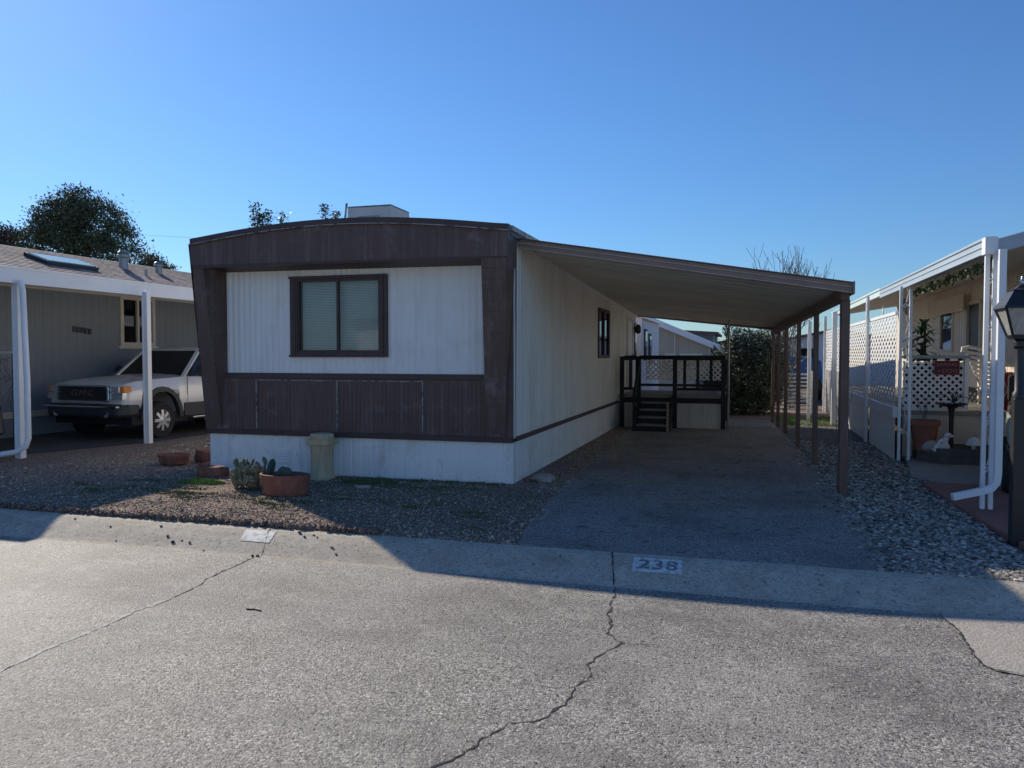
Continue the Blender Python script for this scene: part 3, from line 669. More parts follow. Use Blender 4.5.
for z0, z1 in ((1.44, 1.54), (.80, .86)):
    for x0, x1 in ((-2.495, -2.225), (-1.375, -.475)): MB().box(x0, x1, yd-.05, yd-.01, z0, z1).build('rail', 'blackwood', dk)
    MB().box(-2.45, -.48, 19.12, 19.17, z0, z1).build('rail', 'blackwood', dk)
    MB().box(-.47, -.40, yd+.01, 19.1, z0, z1).build('rail', 'blackwood', dk)
MB().box(-2.135, -1.465, yd+.7, yd+.74, 1.45, 1.5).build('rail', 'blackwood', dk)
for x in (-2.36, -1.22, -.95, -.68): MB().box(x-.03, x+.03, yd-.045, yd-.012, .86, 1.44).build('baluster', 'blackwood', dk)
lattice_panel(MB(), (0, 19.08, 0), (1,0,0), (0,-1,0), -2.30, -.5, .95, 1.43, .125, .038, .005).build('lattice_panel', 'lattice', dk)
for k in range(4):                              # stair
    z = .14*(k+1)+.0; y = 16.05+.24*k
    MB().box(-2.12, -1.50, y, y+.28, z-.035, z).build('tread', 'greywood', dk, bevel=.004)
    MB().box(-2.12, -1.50, y+.245, y+.26, z-.0, z+.105).build('riser', 'blackwood', dk)
MB().box(-2.12, -1.50, 16.03, 16.05, .0, .105).build('riser', 'blackwood', dk)
for x, m_ in ((-2.16, 'blackwood'), (-1.46, 'blackwood')):
    MB().prism([(x-.02, 15.98, 0), (x-.02, 16.3, 0), (x-.02, 16.95, .4), (x-.02, 16.95, .68), (x-.02, 16.8, .68), (x-.02, 15.98, .15)], (.04, 0, 0)).build('stringer', m_, dk)
MB().box(-1.50, -1.455, 15.95, 15.975, 0, .60).build('pale_board', 'freshwood', dk)
MB().bar((-2.16, 16.05, .75), (-2.16, 16.95, 1.48), .05, .09).build('handrail', 'blackwood', dk)
MB().box(-2.19, -2.13, 16.03, 16.10, 0, .8).build('newel_post', 'blackwood', dk)
solo(MB().tube([(-.33, 17.0, 0), (-.33, 17.0, 2.27)], .022, 8), 'metal_pole', 'alu', (-.33, 17, 0), 'slim grey pole standing at the right end of the deck', 'pole')

# ------------------------------------------------------------------ yard items
# oval terracotta planter with cactus pads
px, py = -4.87, 7.60
pt = empty('oval_planter', (px, py, 0), 'oval terracotta planter in front of the skirting', 'planter')
MB().lathe([(.24, 0), (.262, .02), (.285, .17), (.285, .18), (.297, .185), (.30, .235), (.282, .238), (.265, .20), (.2, .19)], (px, py, 0), 32, 1, .62).build('pot', 'terracotta', pt, smooth=35)
MB().lathe([(.262, .185), (.001, .195)], (px, py, 0), 24, 1, .62, cap=False).build('soil', 'dirt', pt)
def pad(mb, base, r, az, tilt, lean=0, th=.16, h=1.3):
    """flat oval cactus pad standing on base"""
    n, k = 14, 7; R = Matrix.Rotation(az, 3, 'Z') @ Matrix.Rotation(tilt, 3, 'Y') @ Matrix.Rotation(lean, 3, 'X'); vs = []
    for i in range(k+1):
        ph = -pi/2+pi*i/k
        for j in range(n):
            t = 2*pi*j/n
            v = Vector((cos(ph)*cos(t)*r, cos(ph)*sin(t)*r*th, (sin(ph)+1)*r*h*(1)))
            v.x *= .75+.25*sin(ph)+.15
            vs.append(Vector(base)+R @ v)
    fs = [(i*n+j, i*n+(j+1) % n, (i+1)*n+(j+1) % n, (i+1)*n+j) for i in range(k) for j in range(n)]
    mb.add(vs, fs); return Vector(base)+R @ Vector((0, 0, 2*r*h))
def spines(mb, c, r, n):
    for i in range(n):
        d = Vector((random.gauss(0, 1), random.gauss(0, 1), random.gauss(0, 1))).normalized()
        p = Vector(c)+Vector((d.x*r, d.y*r, d.z*r)); e = d.orthogonal().normalized()*.0012
        mb.quad(tuple(p-e), tuple(p+e), tuple(p+d*.022))
cc = MB()
pad(cc, (px+.04, py-.03, .16), .078, .0, -.06, 0, .18, 1.02)
cac = empty('cactus', (px, py, .18), 'young dark green cactus with a few smooth pads growing in the oval planter', 'cactus')
cc.build('pad', 'cactusgreen', cac, smooth=True)
for a_ in ((px-.20, py-.03, .17, .062, 1.3, .35, .2, 1.9), (px-.10, py-.02, .19, .04, .5, .65, .3, 1.9), (px+.22, py, .19, .02, .4, .3, .3, 1.)):
    c1 = MB(); pad(c1, a_[:3], a_[3], a_[4], a_[5], 0, a_[6], a_[7]); c1.build('pad', 'cactusgreen', cac, smooth=True)
# big prickly pear
pp = empty('prickly_pear', (-5.5, 7.86, 0), 'spiny prickly pear clump growing in gravel left of the oval planter', 'cactus')
cc = MB(); sp_ = MB()
for k in range(46):
    a = random.random()*6.28; r = random.random()**.6*.22
    b = (-5.50+cos(a)*r, 7.86+sin(a)*r*.7, random.uniform(-.02, .05)+max(0, .17-r*.6)*random.random())
    top = pad(cc, b, random.uniform(.055, .085), random.random()*3.1, random.uniform(-.5, .5), random.uniform(-.4, .4), .25, 1.2)
    spines(sp_, (b[0], b[1], b[2]+.07), .07, 22)
    if random.random() < .55:
        t2 = pad(cc, tuple(top-Vector((0, 0, .02))), random.uniform(.035, .055), random.random()*3.1, random.uniform(-.6, .6), random.uniform(-.4, .4), .28, 1.15); spines(sp_, tuple(top+Vector((0, 0, .04))), .05, 22)
cc.build('pads', 'cactus', pp, smooth=True); sp_.build('spines', 'spine', pp)
# cast-stone pedestal
pd = empty('cast_stone_pedestal', (-5.07, 8.74, 0), 'tan fluted cast-stone pedestal with square cap against the skirting', 'pedestal')
q = [(-5.13, 8.72)]; X_, Y_ = -5.07, 8.74
MB().lathe([(.150, .0), (.155, .03), (.135, .05), (.140, .40), (.155, .43)], (X_, Y_, 0), 96, 1, 1, True, .035, 16).build('column', 'pedestal', pd, smooth=50)
MB().box(X_-.155, X_+.155, Y_-.14, Y_+.14, .43, .50).build('cap', 'pedestal', pd, bevel=.012)
MB().lathe([(.14, .50), (.145, .54), (.13, .57)], (X_, Y_, 0), 40, 1, 1, True, .05, 12).build('collar', 'pedestal', pd)
MB().box(X_-.145, X_+.145, Y_-.14, Y_+.14, -.01, .035).build('plinth', 'pedestal', pd, bevel=.01)
# rubble
def block(x, y, z0, w, d, h, rz, m_, sd):
    bm = bmesh.new(); bmesh.ops.create_cube(bm, size=1); bmesh.ops.subdivide_edges(bm, edges=bm.edges, cuts=5, use_grid_fill=True)
    mb = MB(); R = Matrix.Rotation(rz, 3, 'Z'); vs = []
    for v_ in bm.verts:
        p = Vector((v_.co.x, v_.co.y, v_.co.z)); l = p.length; p *= lerp(1, .62/max(l, .5), .35)
        p = Vector((p.x*w, p.y*d, (p.z+.5)*h)); p += Vector(noise.noise_vector(p*9+Vector((sd, 0, 0))))*.022
        vs.append(Vector((x, y, z0))+R @ p)
    mb.add(vs, [tuple(v_.index for v_ in f_.verts) for f_ in bm.faces]); bm.free(); return mb
for i, (x, y, w_, d_, h_, rz, lab) in enumerate([(-6.52, 8.52, .36, .2, .15, .05, 'flat-topped red stone block at the left corner of the skirting'),
        (-7.42, 9.6, .40, .22, .21, -.4, 'peaked red stone between the low terracotta bowl and the home'),
        (-7.15, 9.2, .18, .14, .08, .5, 'small red stone fragment in front of the peaked one')]):
    solo(block(x, y, -.02, w_, d_, h_, rz, 'brick', i*3.), 'red_stone', 'brick', (x, y, 0), lab, 'stone', smooth=60)
solo(MB().lump((-2.36, 9.3, .04), .13, 4, 2, .3, 1.1, .8, .55), 'rock', 'rock', (-2.36, 9.3, 0), 'pale rock at the front corner of the home beside the driveway', 'rock', smooth=50)
solo(block(-4.28, 8.3, -.02, .2, .1, .05, .1, 'rock', 8), 'rock', 'rock', (-4.28, 8.3, 0), 'flat pale stone in the weeds by the skirting', 'rock', smooth=50)
bw = empty('terracotta_bowl', (-7.72, 9.25, 0), 'low weathered terracotta bowl in the shaded gravel left of the home', 'bowl')
MB().lathe([(.15, 0), (.20, .03), (.225, .12), (.235, .125), (.235, .155), (.21, .155), (.19, .11)], (-7.72, 9.25, 0), 28, 1.05, .7).build('bowl_wall', 'brick', bw, smooth=40)
MB().lathe([(.20, .125), (.001, .135)], (-7.72, 9.25, 0), 20, 1.05, .7, cap=False).build('soil', 'dirt', bw)
def twigs(mb, base, n, h, spread, r=.005, depth=2):
    for i in range(n):
        a = random.random()*6.28; b = Vector(base); pts = [b]; d = Vector((cos(a)*spread*random.random(), sin(a)*spread*random.random(), 1)).normalized()
        L_ = h*random.uniform(.5, 1)
        for k in range(6):
            d = (d+Vector((random.gauss(0, .16), random.gauss(0, .16), .05))).normalized(); pts.append(pts[-1]+d*L_/6)
        mb.tube(pts, [r*(1-.12*k) for k in range(7)], 5)
        if depth:
            for k in (2, 3, 4, 5):
                if random.random() < .8:
                    e = (d+Vector((random.gauss(0, .7), random.gauss(0, .7), 0))).normalized()
                    p2 = pts[k]; mb.tube([p2, p2+e*L_*.12, p2+e*L_*.22+Vector((0, 0, .04*L_))], [r*.6, r*.45, r*.25], 4)
    return mb
solo(twigs(MB(), (-7.35, 10.2, 0), 6, 1.1, .8, .008), 'dead_shrub', 'bark', (-7.35, 10.2, 0), 'bare dead shrub between the pickup and the home', 'shrub')

# ------------------------------------------------------------------ neighbour on the left
nl = empty('grey_house', (-13.2, 13, 0), 'grey-sided house with shingle roof and white-posted carport on the left', 'house')
WX = -13.2
ribwall(MB(), (WX, 6, 0), (0,1,0), (1,0,0), 0, 20, .46, 3.0, .2, .006, 'groove', [(8.25, 9.15, 1.82, 2.80)]).build('wall', 'greysiding', nl)
MB().quad((WX, 6, 0), (-19, 6, 0), (-19, 6, 2.95), (WX, 6, 2.95)).build('end_wall', 'greysiding', nl)
MB().box(WX-.03, WX+.02, 6, 26, .36, .48).build('base_trim', 'creamtrim', nl)
MB().box(WX-.03, WX+.005, 6, 26, -.05, .36).build('skirting', 'greysiding', nl)
MB().box(WX, WX+.03, 6, 26, 2.83, 2.90).build('eave_trim', 'creamtrim', nl)
wn = MB()
for b in ((14.17, 14.26, 1.75, 2.86), (15.14, 15.23, 1.75, 2.86), (14.26, 15.14, 1.75, 1.83), (14.26, 15.14, 2.78, 2.86), (14.67, 14.72, 1.83, 2.78)): wn.box(WX-.02, WX+.045, *b)
wo = wn.build('window', 'creamtrim', nl); MB().box(WX-.02, WX-.01, 14.25, 15.15, 1.82, 2.8).build('pane', 'glassdark', wo)
MB().box(WX-.3, WX-.04, 14.2, 15.2, 1.8, 2.82).build('room_behind', 'dark', wo)
MB().box(WX+.0, WX+.06, 14.1, 15.3, 1.69, 1.75).build('sill', 'creamtrim', wo)
# shingle roof
RX0, RZ0, RX1, RZ1 = -12.9, 2.98, -16.0, 4.02
rf = MB(); rows = 22
for i in range(rows):
    a = i/rows; b = (i+1)/rows
    p0 = (lerp(RX0, RX1, a), lerp(RZ0, RZ1, a)+.012); p1 = (lerp(RX0, RX1, b), lerp(RZ0, RZ1, b)); 
    rf.quad((p0[0], 5.6, p0[1]), (p0[0], 26.5, p0[1]), (p1[0], 26.5, p1[1]), (p1[0], 5.6, p1[1]))
    rf.quad((p0[0], 5.6, p0[1]-.012), (p0[0], 26.5, p0[1]-.012), (p0[0], 26.5, p0[1]), (p0[0], 5.6, p0[1]))
rf.quad((RX1, 5.6, RZ1), (RX1, 26.5, RZ1), (-19.2, 26.5, 2.98), (-19.2, 5.6, 2.98))
rf.build('roof', 'shingle', nl)
MB().quad((RX0, 5.62, 2.96), (RX1, 5.62, 4.0), (-19.2, 5.62, 2.96)).build('gable', 'greysiding', nl)
def rz_(x): return RZ0+(RX0-x)/(RX0-RX1)*(RZ1-RZ0)
def on_roof(x, y, up): return (x+up*.32, y, rz_(x)+up*.95)
sk = MB(); cs = [(-14.4, 13.45), (-14.4, 14.85), (-15.05, 14.85), (-15.05, 13.45)]
b4 = [on_roof(x, y, -.02) for x, y in cs]; t4 = [on_roof(x, y, .09) for x, y in cs]
so = sk.hexa(b4, t4).build('skylight', 'truckdark', nl)
cs2 = [(-14.45, 13.5), (-14.45, 14.8), (-15.0, 14.8), (-15.0, 13.5)]
MB().hexa([on_roof(x, y, .085) for x, y in cs2], [on_roof(x, y, .105) for x, y in cs2]).build('skylight_glass', 'skyglass', so)
for i, (x, y, h, r) in enumerate([(-15.2, 16.5, .50, .11), (-15.2, 17.75, .36, .085)]):
    z = rz_(x)-.05
    vt = MB().lathe([(r, 0), (r, h*.62), (r*1.5, h*.66), (r*1.5, h*.78), (r, h*.82), (r*1.35, h*.9), (r*.9, h), (.01, h*1.02)], (x, y, z), 16); vt.build('roof_vent', 'alu', nl, smooth=35)
MB().lathe([(.035, 0), (.035, .2)], (-14.6, 16.6, rz_(-14.6)-.03), 10).build('vent_stack', 'alu', nl)
# flat carport with white fascia
MB().hexa([(WX+.03, 8.25, 2.93), (-10.4, 8.35, 2.70), (-10.4, 19.5, 2.70), (WX+.03, 19.5, 2.93)], [(WX+.03, 8.25, 2.99), (-10.4, 8.35, 2.77), (-10.4, 19.5, 2.77), (WX+.03, 19.5, 2.99)]).build('carport_roof', 'whitemetal', nl)
fa = MB(); fa.box(-10.40, -10.35, 8.3, 19.5, 2.62, 2.845); fa.box(-10.35, -10.335, 8.3, 19.5, 2.815, 2.85); fa.box(-10.35, -10.34, 8.3, 19.5, 2.61, 2.63); fa.box(WX, -10.4, 8.3, 8.35, 2.64, 2.845)
fa.build('carport_fascia', 'whitemetal', nl)
MB().box(-10.6, -10.5, 8.4, 19.4, 2.62, 2.70).build('carport_beam', 'creamtrim', nl)
for x, y in ((-10.42, 9.2), (-10.05, 11.42), (-10.2, 15.2), (-10.2, 18.8)):
    p = MB().box(x-.05, x+.05, y-.05, y+.05, -.02, 2.66); p.box(x-.058, x-.03, y-.056, y-.04, 0, 2.56); p.box(x+.03, x+.058, y-.056, y-.04, 0, 2.56)
    p.build('carport_post', 'whitemetal', nl, bevel=.006)
MB().tube([(-10.30, 9.15, 2.64), (-10.24, 9.13, 2.5), (-10.15, 9.09, 1.2), (-10.14, 9.08, .32), (-10.16, 9.05, .2), (-10.28, 8.98, .12), (-10.5, 8.9, .085), (-11.1, 8.75, .06)], .042, 12).build('downspout', 'whitemetal', nl, smooth=50)
s = MB()
for k in range(5): s.box(WX+.01, WX+.03, 12.9+k*.1, 12.9+k*.1+.065, 2.02-.01*k, 2.14-.01*k)
s.build('wall_number_plate', 'truckdark', nl)

# pickup truck (local coordinates: x right, y back from the nose)
tk = empty('pickup_truck', (-11.50, 11.37, -.02), 'silver-white pickup truck with dark lower cladding parked under the neighbour\'s carport', 'pickup truck', rz=radians(-5))
tk.scale = (1, .92, .96)
def loft(mb, secs, closed=False):
    n = len(secs[0]); o = len(mb.v); mb.v += [p for s_ in secs for p in s_]
    mb.f += [(o+i*n+j, o+i*n+j+1, o+(i+1)*n+j+1, o+(i+1)*n+j) for i in range(len(secs)-1) for j in range(n-1)]
    mb.f += [tuple(o+j for j in range(n))[::-1], tuple(o+(len(secs)-1)*n+j for j in range(n))]
    return mb
def bsec(y, w, zb, zm, zt, r=.13):
    h = w; return [(-h+.04, y, zb), (-h, y, zb+.1), (-h-.01, y, zm), (-h+.02, y, zt-r*1.1), (-h+r*.8, y, zt-r*.25), (-h+r*2.6, y, zt), (0, y, zt+.025), (h-r*2.6, y, zt), (h-r*.8, y, zt-r*.25), (h-.02, y, zt-r*1.1), (h+.01, y, zm), (h, y, zb+.1), (h-.04, y, zb)]
W = .97
body = MB()
loft(body, [bsec(.135, .84, .55, .8, 1.03), bsec(.15, .88, .55, .8, 1.06), bsec(.19, .915, .55, .82, 1.09), bsec(.3, .945, .55, .85, 1.135), bsec(.42, .95, .55, .87, 1.155), bsec(.55, W-.02, .55, .9, 1.17)])
# fender zone over front wheel raised bottom
loft(body, [bsec(.55, W-.02, .86, .92, 1.17), bsec(1.0, W, .92, .98, 1.20), bsec(1.5, W, .86, .95, 1.22)])
loft(body, [bsec(1.5, W, .42, .8, 1.22), bsec(1.75, W, .42, .8, 1.235), bsec(3.9, W, .42, .8, 1.23)])
loft(body, [bsec(3.9, W, .8, .9, 1.23), bsec(4.7, W, .8, .9, 1.23)]); loft(body, [bsec(4.7, W, .5, .8, 1.23), bsec(5.5, W-.03, .5, .8, 1.22)])
body.build('body', 'truckwhite', tk, smooth=35, local=True)
cab = MB()                                      # roof + pillars
cb = [(1.72, .86, 1.22), (2.35, .72, 1.74), (2.6, .70, 1.77), (4.3, .70, 1.77), (4.75, .80, 1.23)]
rs = [[(-.72, 2.33, 1.72), (-.66, 2.33, 1.755), (0, 2.30, 1.775), (.66, 2.33, 1.755), (.72, 2.33, 1.72)], [(-.73, 2.7, 1.74), (-.66, 2.7, 1.79), (0, 2.7, 1.81), (.66, 2.7, 1.79), (.73, 2.7, 1.74)], [(-.73, 4.1, 1.74), (-.66, 4.1, 1.79), (0, 4.1, 1.81), (.66, 4.1, 1.79), (.73, 4.1, 1.74)], [(-.70, 4.35, 1.70), (-.64, 4.35, 1.75), (0, 4.35, 1.77), (.64, 4.35, 1.75), (.70, 4.35, 1.70)]]
loft(cab, rs)
for sx_ in (-1, 1):
    cab.bar((sx_*.87, 1.72, 1.2), (sx_*.71, 2.37, 1.745), .075, .05); cab.bar((sx_*.91, 2.95, 1.2), (sx_*.735, 2.98, 1.75), .07, .05); cab.bar((sx_*.92, 4.6, 1.2), (sx_*.72, 4.3, 1.74), .12, .05)
    cab.bar((sx_*.72, 2.35, 1.75), (sx_*.72, 4.3, 1.75), .05, .06)
cab.build('cab', 'truckwhite', tk, smooth=35, local=True)
MB().prism([(-.84, 1.75, 1.215), (.84, 1.75, 1.215), (.70, 2.35, 1.745), (-.70, 2.35, 1.745)], (0, .012, .008)).build('windshield', mat('dark_windscreen', (.01,.012,.015), .06, .05, 3), tk, local=True)
for sx_ in (-1, 1): MB().prism([(sx_*.90, 1.85, 1.225), (sx_*.91, 4.55, 1.225), (sx_*.725, 4.28, 1.735), (sx_*.72, 2.42, 1.735)], (-.01*sx_, 0, 0)).build('side_window', mat('dark_side_glass', (.02,.025,.03), .06, .05, 3), tk, local=True)
inn = MB(); inn.box(-.68, .68, 2.5, 4.2, .9, 1.6); inn.build('cabin_interior', 'dark', tk, local=True)
g = MB().hexa([(-.60, .075, .78), (.60, .075, .78), (.60, .13, .80), (-.60, .13, .80)], [(-.60, .085, 1.05), (.60, .085, 1.05), (.60, .13, 1.04), (-.60, .13, 1.04)])
go = g.build('grille', 'black', tk, local=True)
ch = MB()
ring = [(-.62, .79), (-.58, .765), (.58, .765), (.62, .79), (.62, 1.03), (.58, 1.06), (-.58, 1.06), (-.62, 1.03)]
for a_, b_ in zip(ring, ring[1:]+ring[:1]): ch.bar((a_[0], .068, a_[1]), (b_[0], .068, b_[1]), .03, .03, (0, 1, 0))
ch.build('grille_surround', 'chrome', go, local=True, smooth=True)
text_mb('GMC', .15, lambda x, y, z: (x*1.5, .070-z, .875+y), .012, 1.25).build('badge', mat('badge_dark_chrome', (.22,.14,.16), .35, .25, 30, metal=.6), go, local=True)
for sx_ in (-1, 1):
    def hb(x0_, x1_, z0_, z1_, y0_=.085, y1_=.2): return MB().hexa([(sx_*x0_, y0_, z0_), (sx_*x1_, y0_+.05*(x1_-.6), z0_), (sx_*x1_, y1_, z0_), (sx_*x0_, y1_, z0_)], [(sx_*x0_, y0_+.01, z1_), (sx_*x1_, y0_+.01+.05*(x1_-.6), z1_), (sx_*x1_, y1_, z1_), (sx_*x0_, y1_, z1_)])
    h1 = hb(.645, .85, .94, 1.05).build('headlight', 'lens', tk, local=True, bevel=.01)
    hb(.645, .93, .80, .905).build('lower_lamp', 'lens', h1, local=True, bevel=.008)
    hb(.85, .935, .94, 1.05, .11, .32).build('turn_signal', 'amber', h1, local=True, bevel=.01)
    hb(.64, .93, .905, .925, .09, .2).build('headlight_trim', 'chrome', h1, local=True)
bp = MB(); loft(bp, [[(-.99, .35, .44), (-.99, .35, .76), (-.93, .05, .76), (0, -.02, .77), (.93, .05, .76), (.99, .35, .76), (.99, .35, .44)], [(-.97, .35, .42), (-.97, .35, .6), (-.9, .08, .6), (0, .02, .6), (.9, .08, .6), (.97, .35, .6), (.97, .35, .42)]]) if False else None
bp = MB(); bp.prism([(-.98, .5, .46), (-.98, .22, .46), (-.88, .04, .46), (-.4, -.02, .46), (.4, -.02, .46), (.88, .04, .46), (.98, .22, .46), (.98, .5, .46)], (0, 0, .26))
bpo = bp.build('bumper', 'truckdark', tk, local=True, bevel=.07)
MB().box(-.9, .9, -.03, .05, .66, .69).build('bumper_trim', 'chrome', bpo, local=True)
for sx_ in (-1, 1): MB().lathe([(.055, 0), (.055, .02)], (0, 0, 0), 14).build('fog_lamp', 'lens', bpo, local=True).location = (sx_*.62, .03, .53)
for o_ in [c_ for c_ in bpo.children if c_.name.startswith('fog')]: o_.rotation_euler.x = pi/2
MB().box(-.95, .95, .3, 5.3, .32, .5).build('underbody', 'dark', tk, local=True)
for sx_ in (-1, 1):
    cl = MB(); cl.box(sx_*.955, sx_*.995, 1.62, 3.75, .42, .68)
    for yc in (1.02, 4.3):
        pr = []; 
        for k in range(13):
            t = pi*k/12; pr.append((yc-cos(t)*.50, .42+sin(t)*.56))
        for a_, b_ in zip(pr[:-1], pr[1:]): cl.bar((sx_*.965, a_[0], a_[1]), (sx_*.965, b_[0], b_[1]), .09, .10, (1, 0, 0))
    cl.build('cladding', 'truckdark', tk, local=True)
    MB().box(sx_*.985, sx_*1.10, 1.75, 3.6, .36, .40).build('running_board', 'chrome', tk, local=True, bevel=.01)
    sh = MB(); sh.box(sx_*.972, sx_*.9825, 1.72, 1.728, .7, 1.2); sh.box(sx_*.972, sx_*.9825, 3.0, 3.008, .7, 1.2); sh.box(sx_*.972, sx_*1.0, 2.72, 2.86, 1.06, 1.09)
    sh.build('door_handle', 'truckdark', tk, local=True)
    MB().lump((sx_*1.06, 1.98, 1.31), .12, 1, 2, .05, 1.0, .45, .95).build('side_mirror', 'truckdark', tk, local=True, smooth=True)
    for yc in (1.02, 4.3):
        wl = empty('wheel', (0, 0, 0)); wl.parent = tk; wl.location = (sx_*.86, yc, .37)
        R_ = Matrix.Rotation(pi/2*sx_, 4, 'Y')
        t_ = MB().lathe([(.21, -.12), (.33, -.12), (.365, -.08), (.37, 0), (.365, .08), (.33, .125), (.21, .12)], (0,0,0), 32); t_.v = [tuple(R_ @ Vector(v_)) for v_ in t_.v]; t_.build('tyre', 'rubber', wl, local=True, smooth=50)
        t_ = MB().lathe([(.215, .12), (.21, .09), (.17, .095), (.08, .12), (.06, .135), (.001, .135)], (0,0,0), 32)
        for k in range(8):
            a_ = 2*pi*k/8; t_.bar((cos(a_)*.07, sin(a_)*.07, .13), (cos(a_)*.2, sin(a_)*.2, .12), .06, .03)
        t_.v = [tuple(R_ @ Vector(v_)) for v_ in t_.v]; t_.build('rim', M.setdefault('rimalu', mat('rim_alloy', (.62,.62,.62), .3, .05, 5, metal=.5)), wl, local=True, smooth=40)
# things at the far left edge
cg = empty('covered_grill', (-12.1, 9.75, 0), 'dark cart with a small headlamp-like glint at the left edge under the carport', 'cart')
MB().hexa([(-12.7, 9.3, .25), (-11.5, 9.3, .25), (-11.5, 9.9, .25), (-12.7, 9.9, .25)], [(-12.7, 9.35, .72), (-11.58, 9.35, .72), (-11.58, 9.9, .76), (-12.7, 9.9, .76)]).build('cover', 'truckdark', cg, bevel=.05)
MB().lathe([(.04, 0), (.05, .02), (.045, .05)], (-11.47, 9.4, .45), 12).build('lamp', 'lens', cg)
for x in (-12.5, -11.65): MB().lathe([(.12, -.04), (.16, -.03), (.16, .03), (.12, .04)], (0,0,0), 20).build('wheel', 'rubber', cg, local=True)
for i_, c_ in enumerate([c_ for c_ in cg.children if c_.name.startswith('wheel')]): c_.location = ((-.4, .45)[i_], -.4, .16); c_.rotation_euler.y = pi/2
tr = empty('trellis_shelf', (-11.9, 9.95, 0), 'shelf with a tangle of dry twigs at the left edge', 'shelf')
MB().box(-12.6, -11.4, 9.95, 10.15, 1.57, 1.61).build('shelf_top', 'creamtrim', tr)
for x in (-12.5, -11.48): MB().box(x-.02, x+.02, 10.02, 10.06, 0, 1.57).build('leg', 'truckdark', tr)
s = MB()
for k in range(70):
    p = Vector((random.uniform(-12.5, -11.42), random.uniform(9.93, 10.1), random.uniform(.75, 1.5))); pts = [p]
    for j in range(4): p = p+Vector((random.gauss(0, .07), random.gauss(0, .02), random.gauss(.02, .08))); pts.append(p)
    s.tube(pts, .005, 4)
s.build('dry_twigs', 'twig', tr)

# ------------------------------------------------------------------ neighbour on the right
nr = empty('beige_home', (3.8, 13, 0), 'beige mobile home with white lattice porch on the right', 'mobile home')
WX = 3.85
ribwall(MB(), (WX, 11, 0), (0,1,0), (-1,0,0), 0, 12, .0, 2.86, .18, .007, 'groove', [(4.1, 4.95, .7, 2.45), (6.0, 7.0, 1.62, 2.44)]).build('wall', 'beige', nr)
MB().quad((WX, 11, 0), (8, 11, 0), (8, 11, 3), (6.2, 11, 3.55), (WX, 11, 3.0)).build('end_wall', 'beige', nr)
MB().hexa([(2.29, 8.66, 2.625), (4.4, 8.66, 3.19), (4.4, 23, 3.19), (2.29, 23, 2.625)], [(2.29, 8.66, 2.665), (4.4, 8.66, 3.235), (4.4, 23, 3.235), (2.29, 23, 2.665)]).build('roof', 'whitemetal', nr)
MB().prism([(4.4, 8.66, 3.19), (6.2, 8.66, 3.6), (8.2, 8.66, 3.1), (8.2, 8.66, 3.14), (6.2, 8.66, 3.65), (4.4, 8.66, 3.235)], (0, 14.4, 0)).build('roof', 'whitemetal', nr)
MB().quad((2.31, 8.7, 2.60), (2.31, 23, 2.60), (WX, 23, 2.84), (WX, 8.7, 2.84)).build('porch_ceiling', mat('porch_ceiling_grey', (.5,.46,.40), .6), nr)
gu = MB(); gu.box(2.22, 2.30, 8.62, 14.9, 2.53, 2.69); gu.box(2.205, 2.22, 8.62, 14.9, 2.665, 2.69); gu.box(2.21, 2.22, 8.62, 14.9, 2.60, 2.612); gu.box(2.21, 2.22, 8.62, 14.9, 2.53, 2.542)
gu.build('gutter', M.setdefault('gutterblue', mat('pale_blue_grey_gutter', (.36,.43,.48), .45, .06, 2, streak=((.6,.66,.7), (3, .4, 40), .5, .8, .5))), nr)
gu = MB(); gu.box(2.24, 2.30, 14.9, 23, 2.58, 2.70); gu.box(2.22, 2.24, 14.9, 23, 2.68, 2.71); gu.build('gutter', mat('pale_green_gutter', (.60,.70,.66), .4), nr)
MB().hexa([(2.31, 8.60, 2.53), (4.4, 8.60, 3.10), (4.4, 8.68, 3.10), (2.31, 8.68, 2.53)], [(2.31, 8.60, 2.66), (4.4, 8.60, 3.23), (4.4, 8.68, 3.23), (2.31, 8.68, 2.66)]).build('front_fascia', 'gutterblue', nr)
MB().box(2.20, 2.31, 8.58, 8.70, 2.52, 2.68).build('corner_cap', 'whitemetal', nr)
def orn_post(x, y, zt=2.55, w=.16, dirn=(0, 1)):
    p = MB()
    for s_ in (-1, 1): p.box(x+dirn[0]*s_*w/2-.02, x+dirn[0]*s_*w/2+.02, y+dirn[1]*s_*w/2-.02, y+dirn[1]*s_*w/2+.02, -.02, zt)
    o = p.build('ornamental_post', 'whitemetal', nr, bevel=.003)
    sc = MB(); z = .35
    while z < zt-.3:                            # iron-style scrolls
        pts = []
        for k in range(19):
            t = k/18*1.6*pi; r = .05*(1-k/30)
            pts.append((x+dirn[0]*cos(t)*r, y+dirn[1]*cos(t)*r, z+sin(t)*r*1.6+k*.006))
        sc.tube(pts, .007, 5); sc.tube([(x, y, z+.12), (x+dirn[0]*.03, y+dirn[1]*.03, z+.25), (x, y, z+.4)], .006, 5); z += .46
    sc.build('scroll', 'whitemetal', o)
orn_post(2.275, 8.66, 2.54, .07, (1, 0)); orn_post(2.22, 12.55, 2.54, .13, (1, 0)); orn_post(2.07, 15.2, 2.58, .11, (0, 1))
for x, y in ((2.08, 18.2), (2.08, 20.8), (2.08, 23)):
    MB().box(x-.035, x+.035, y-.035, y+.035, 0, 2.6).build('post', 'whitemetal', nr)
dsx, dsy = 2.325, 8.50
ds = MB(); P = [(dsx, dsy, 2.55), (dsx, dsy, .42), (dsx-.01, dsy, .33), (dsx-.05, dsy-.0, .275), (dsx-.12, dsy-.02, .25), (dsx-.40, dsy-.08, .185)]
ds.tube(P, .043, 4); dso = ds.build('downspout', 'whitemetal', nr)
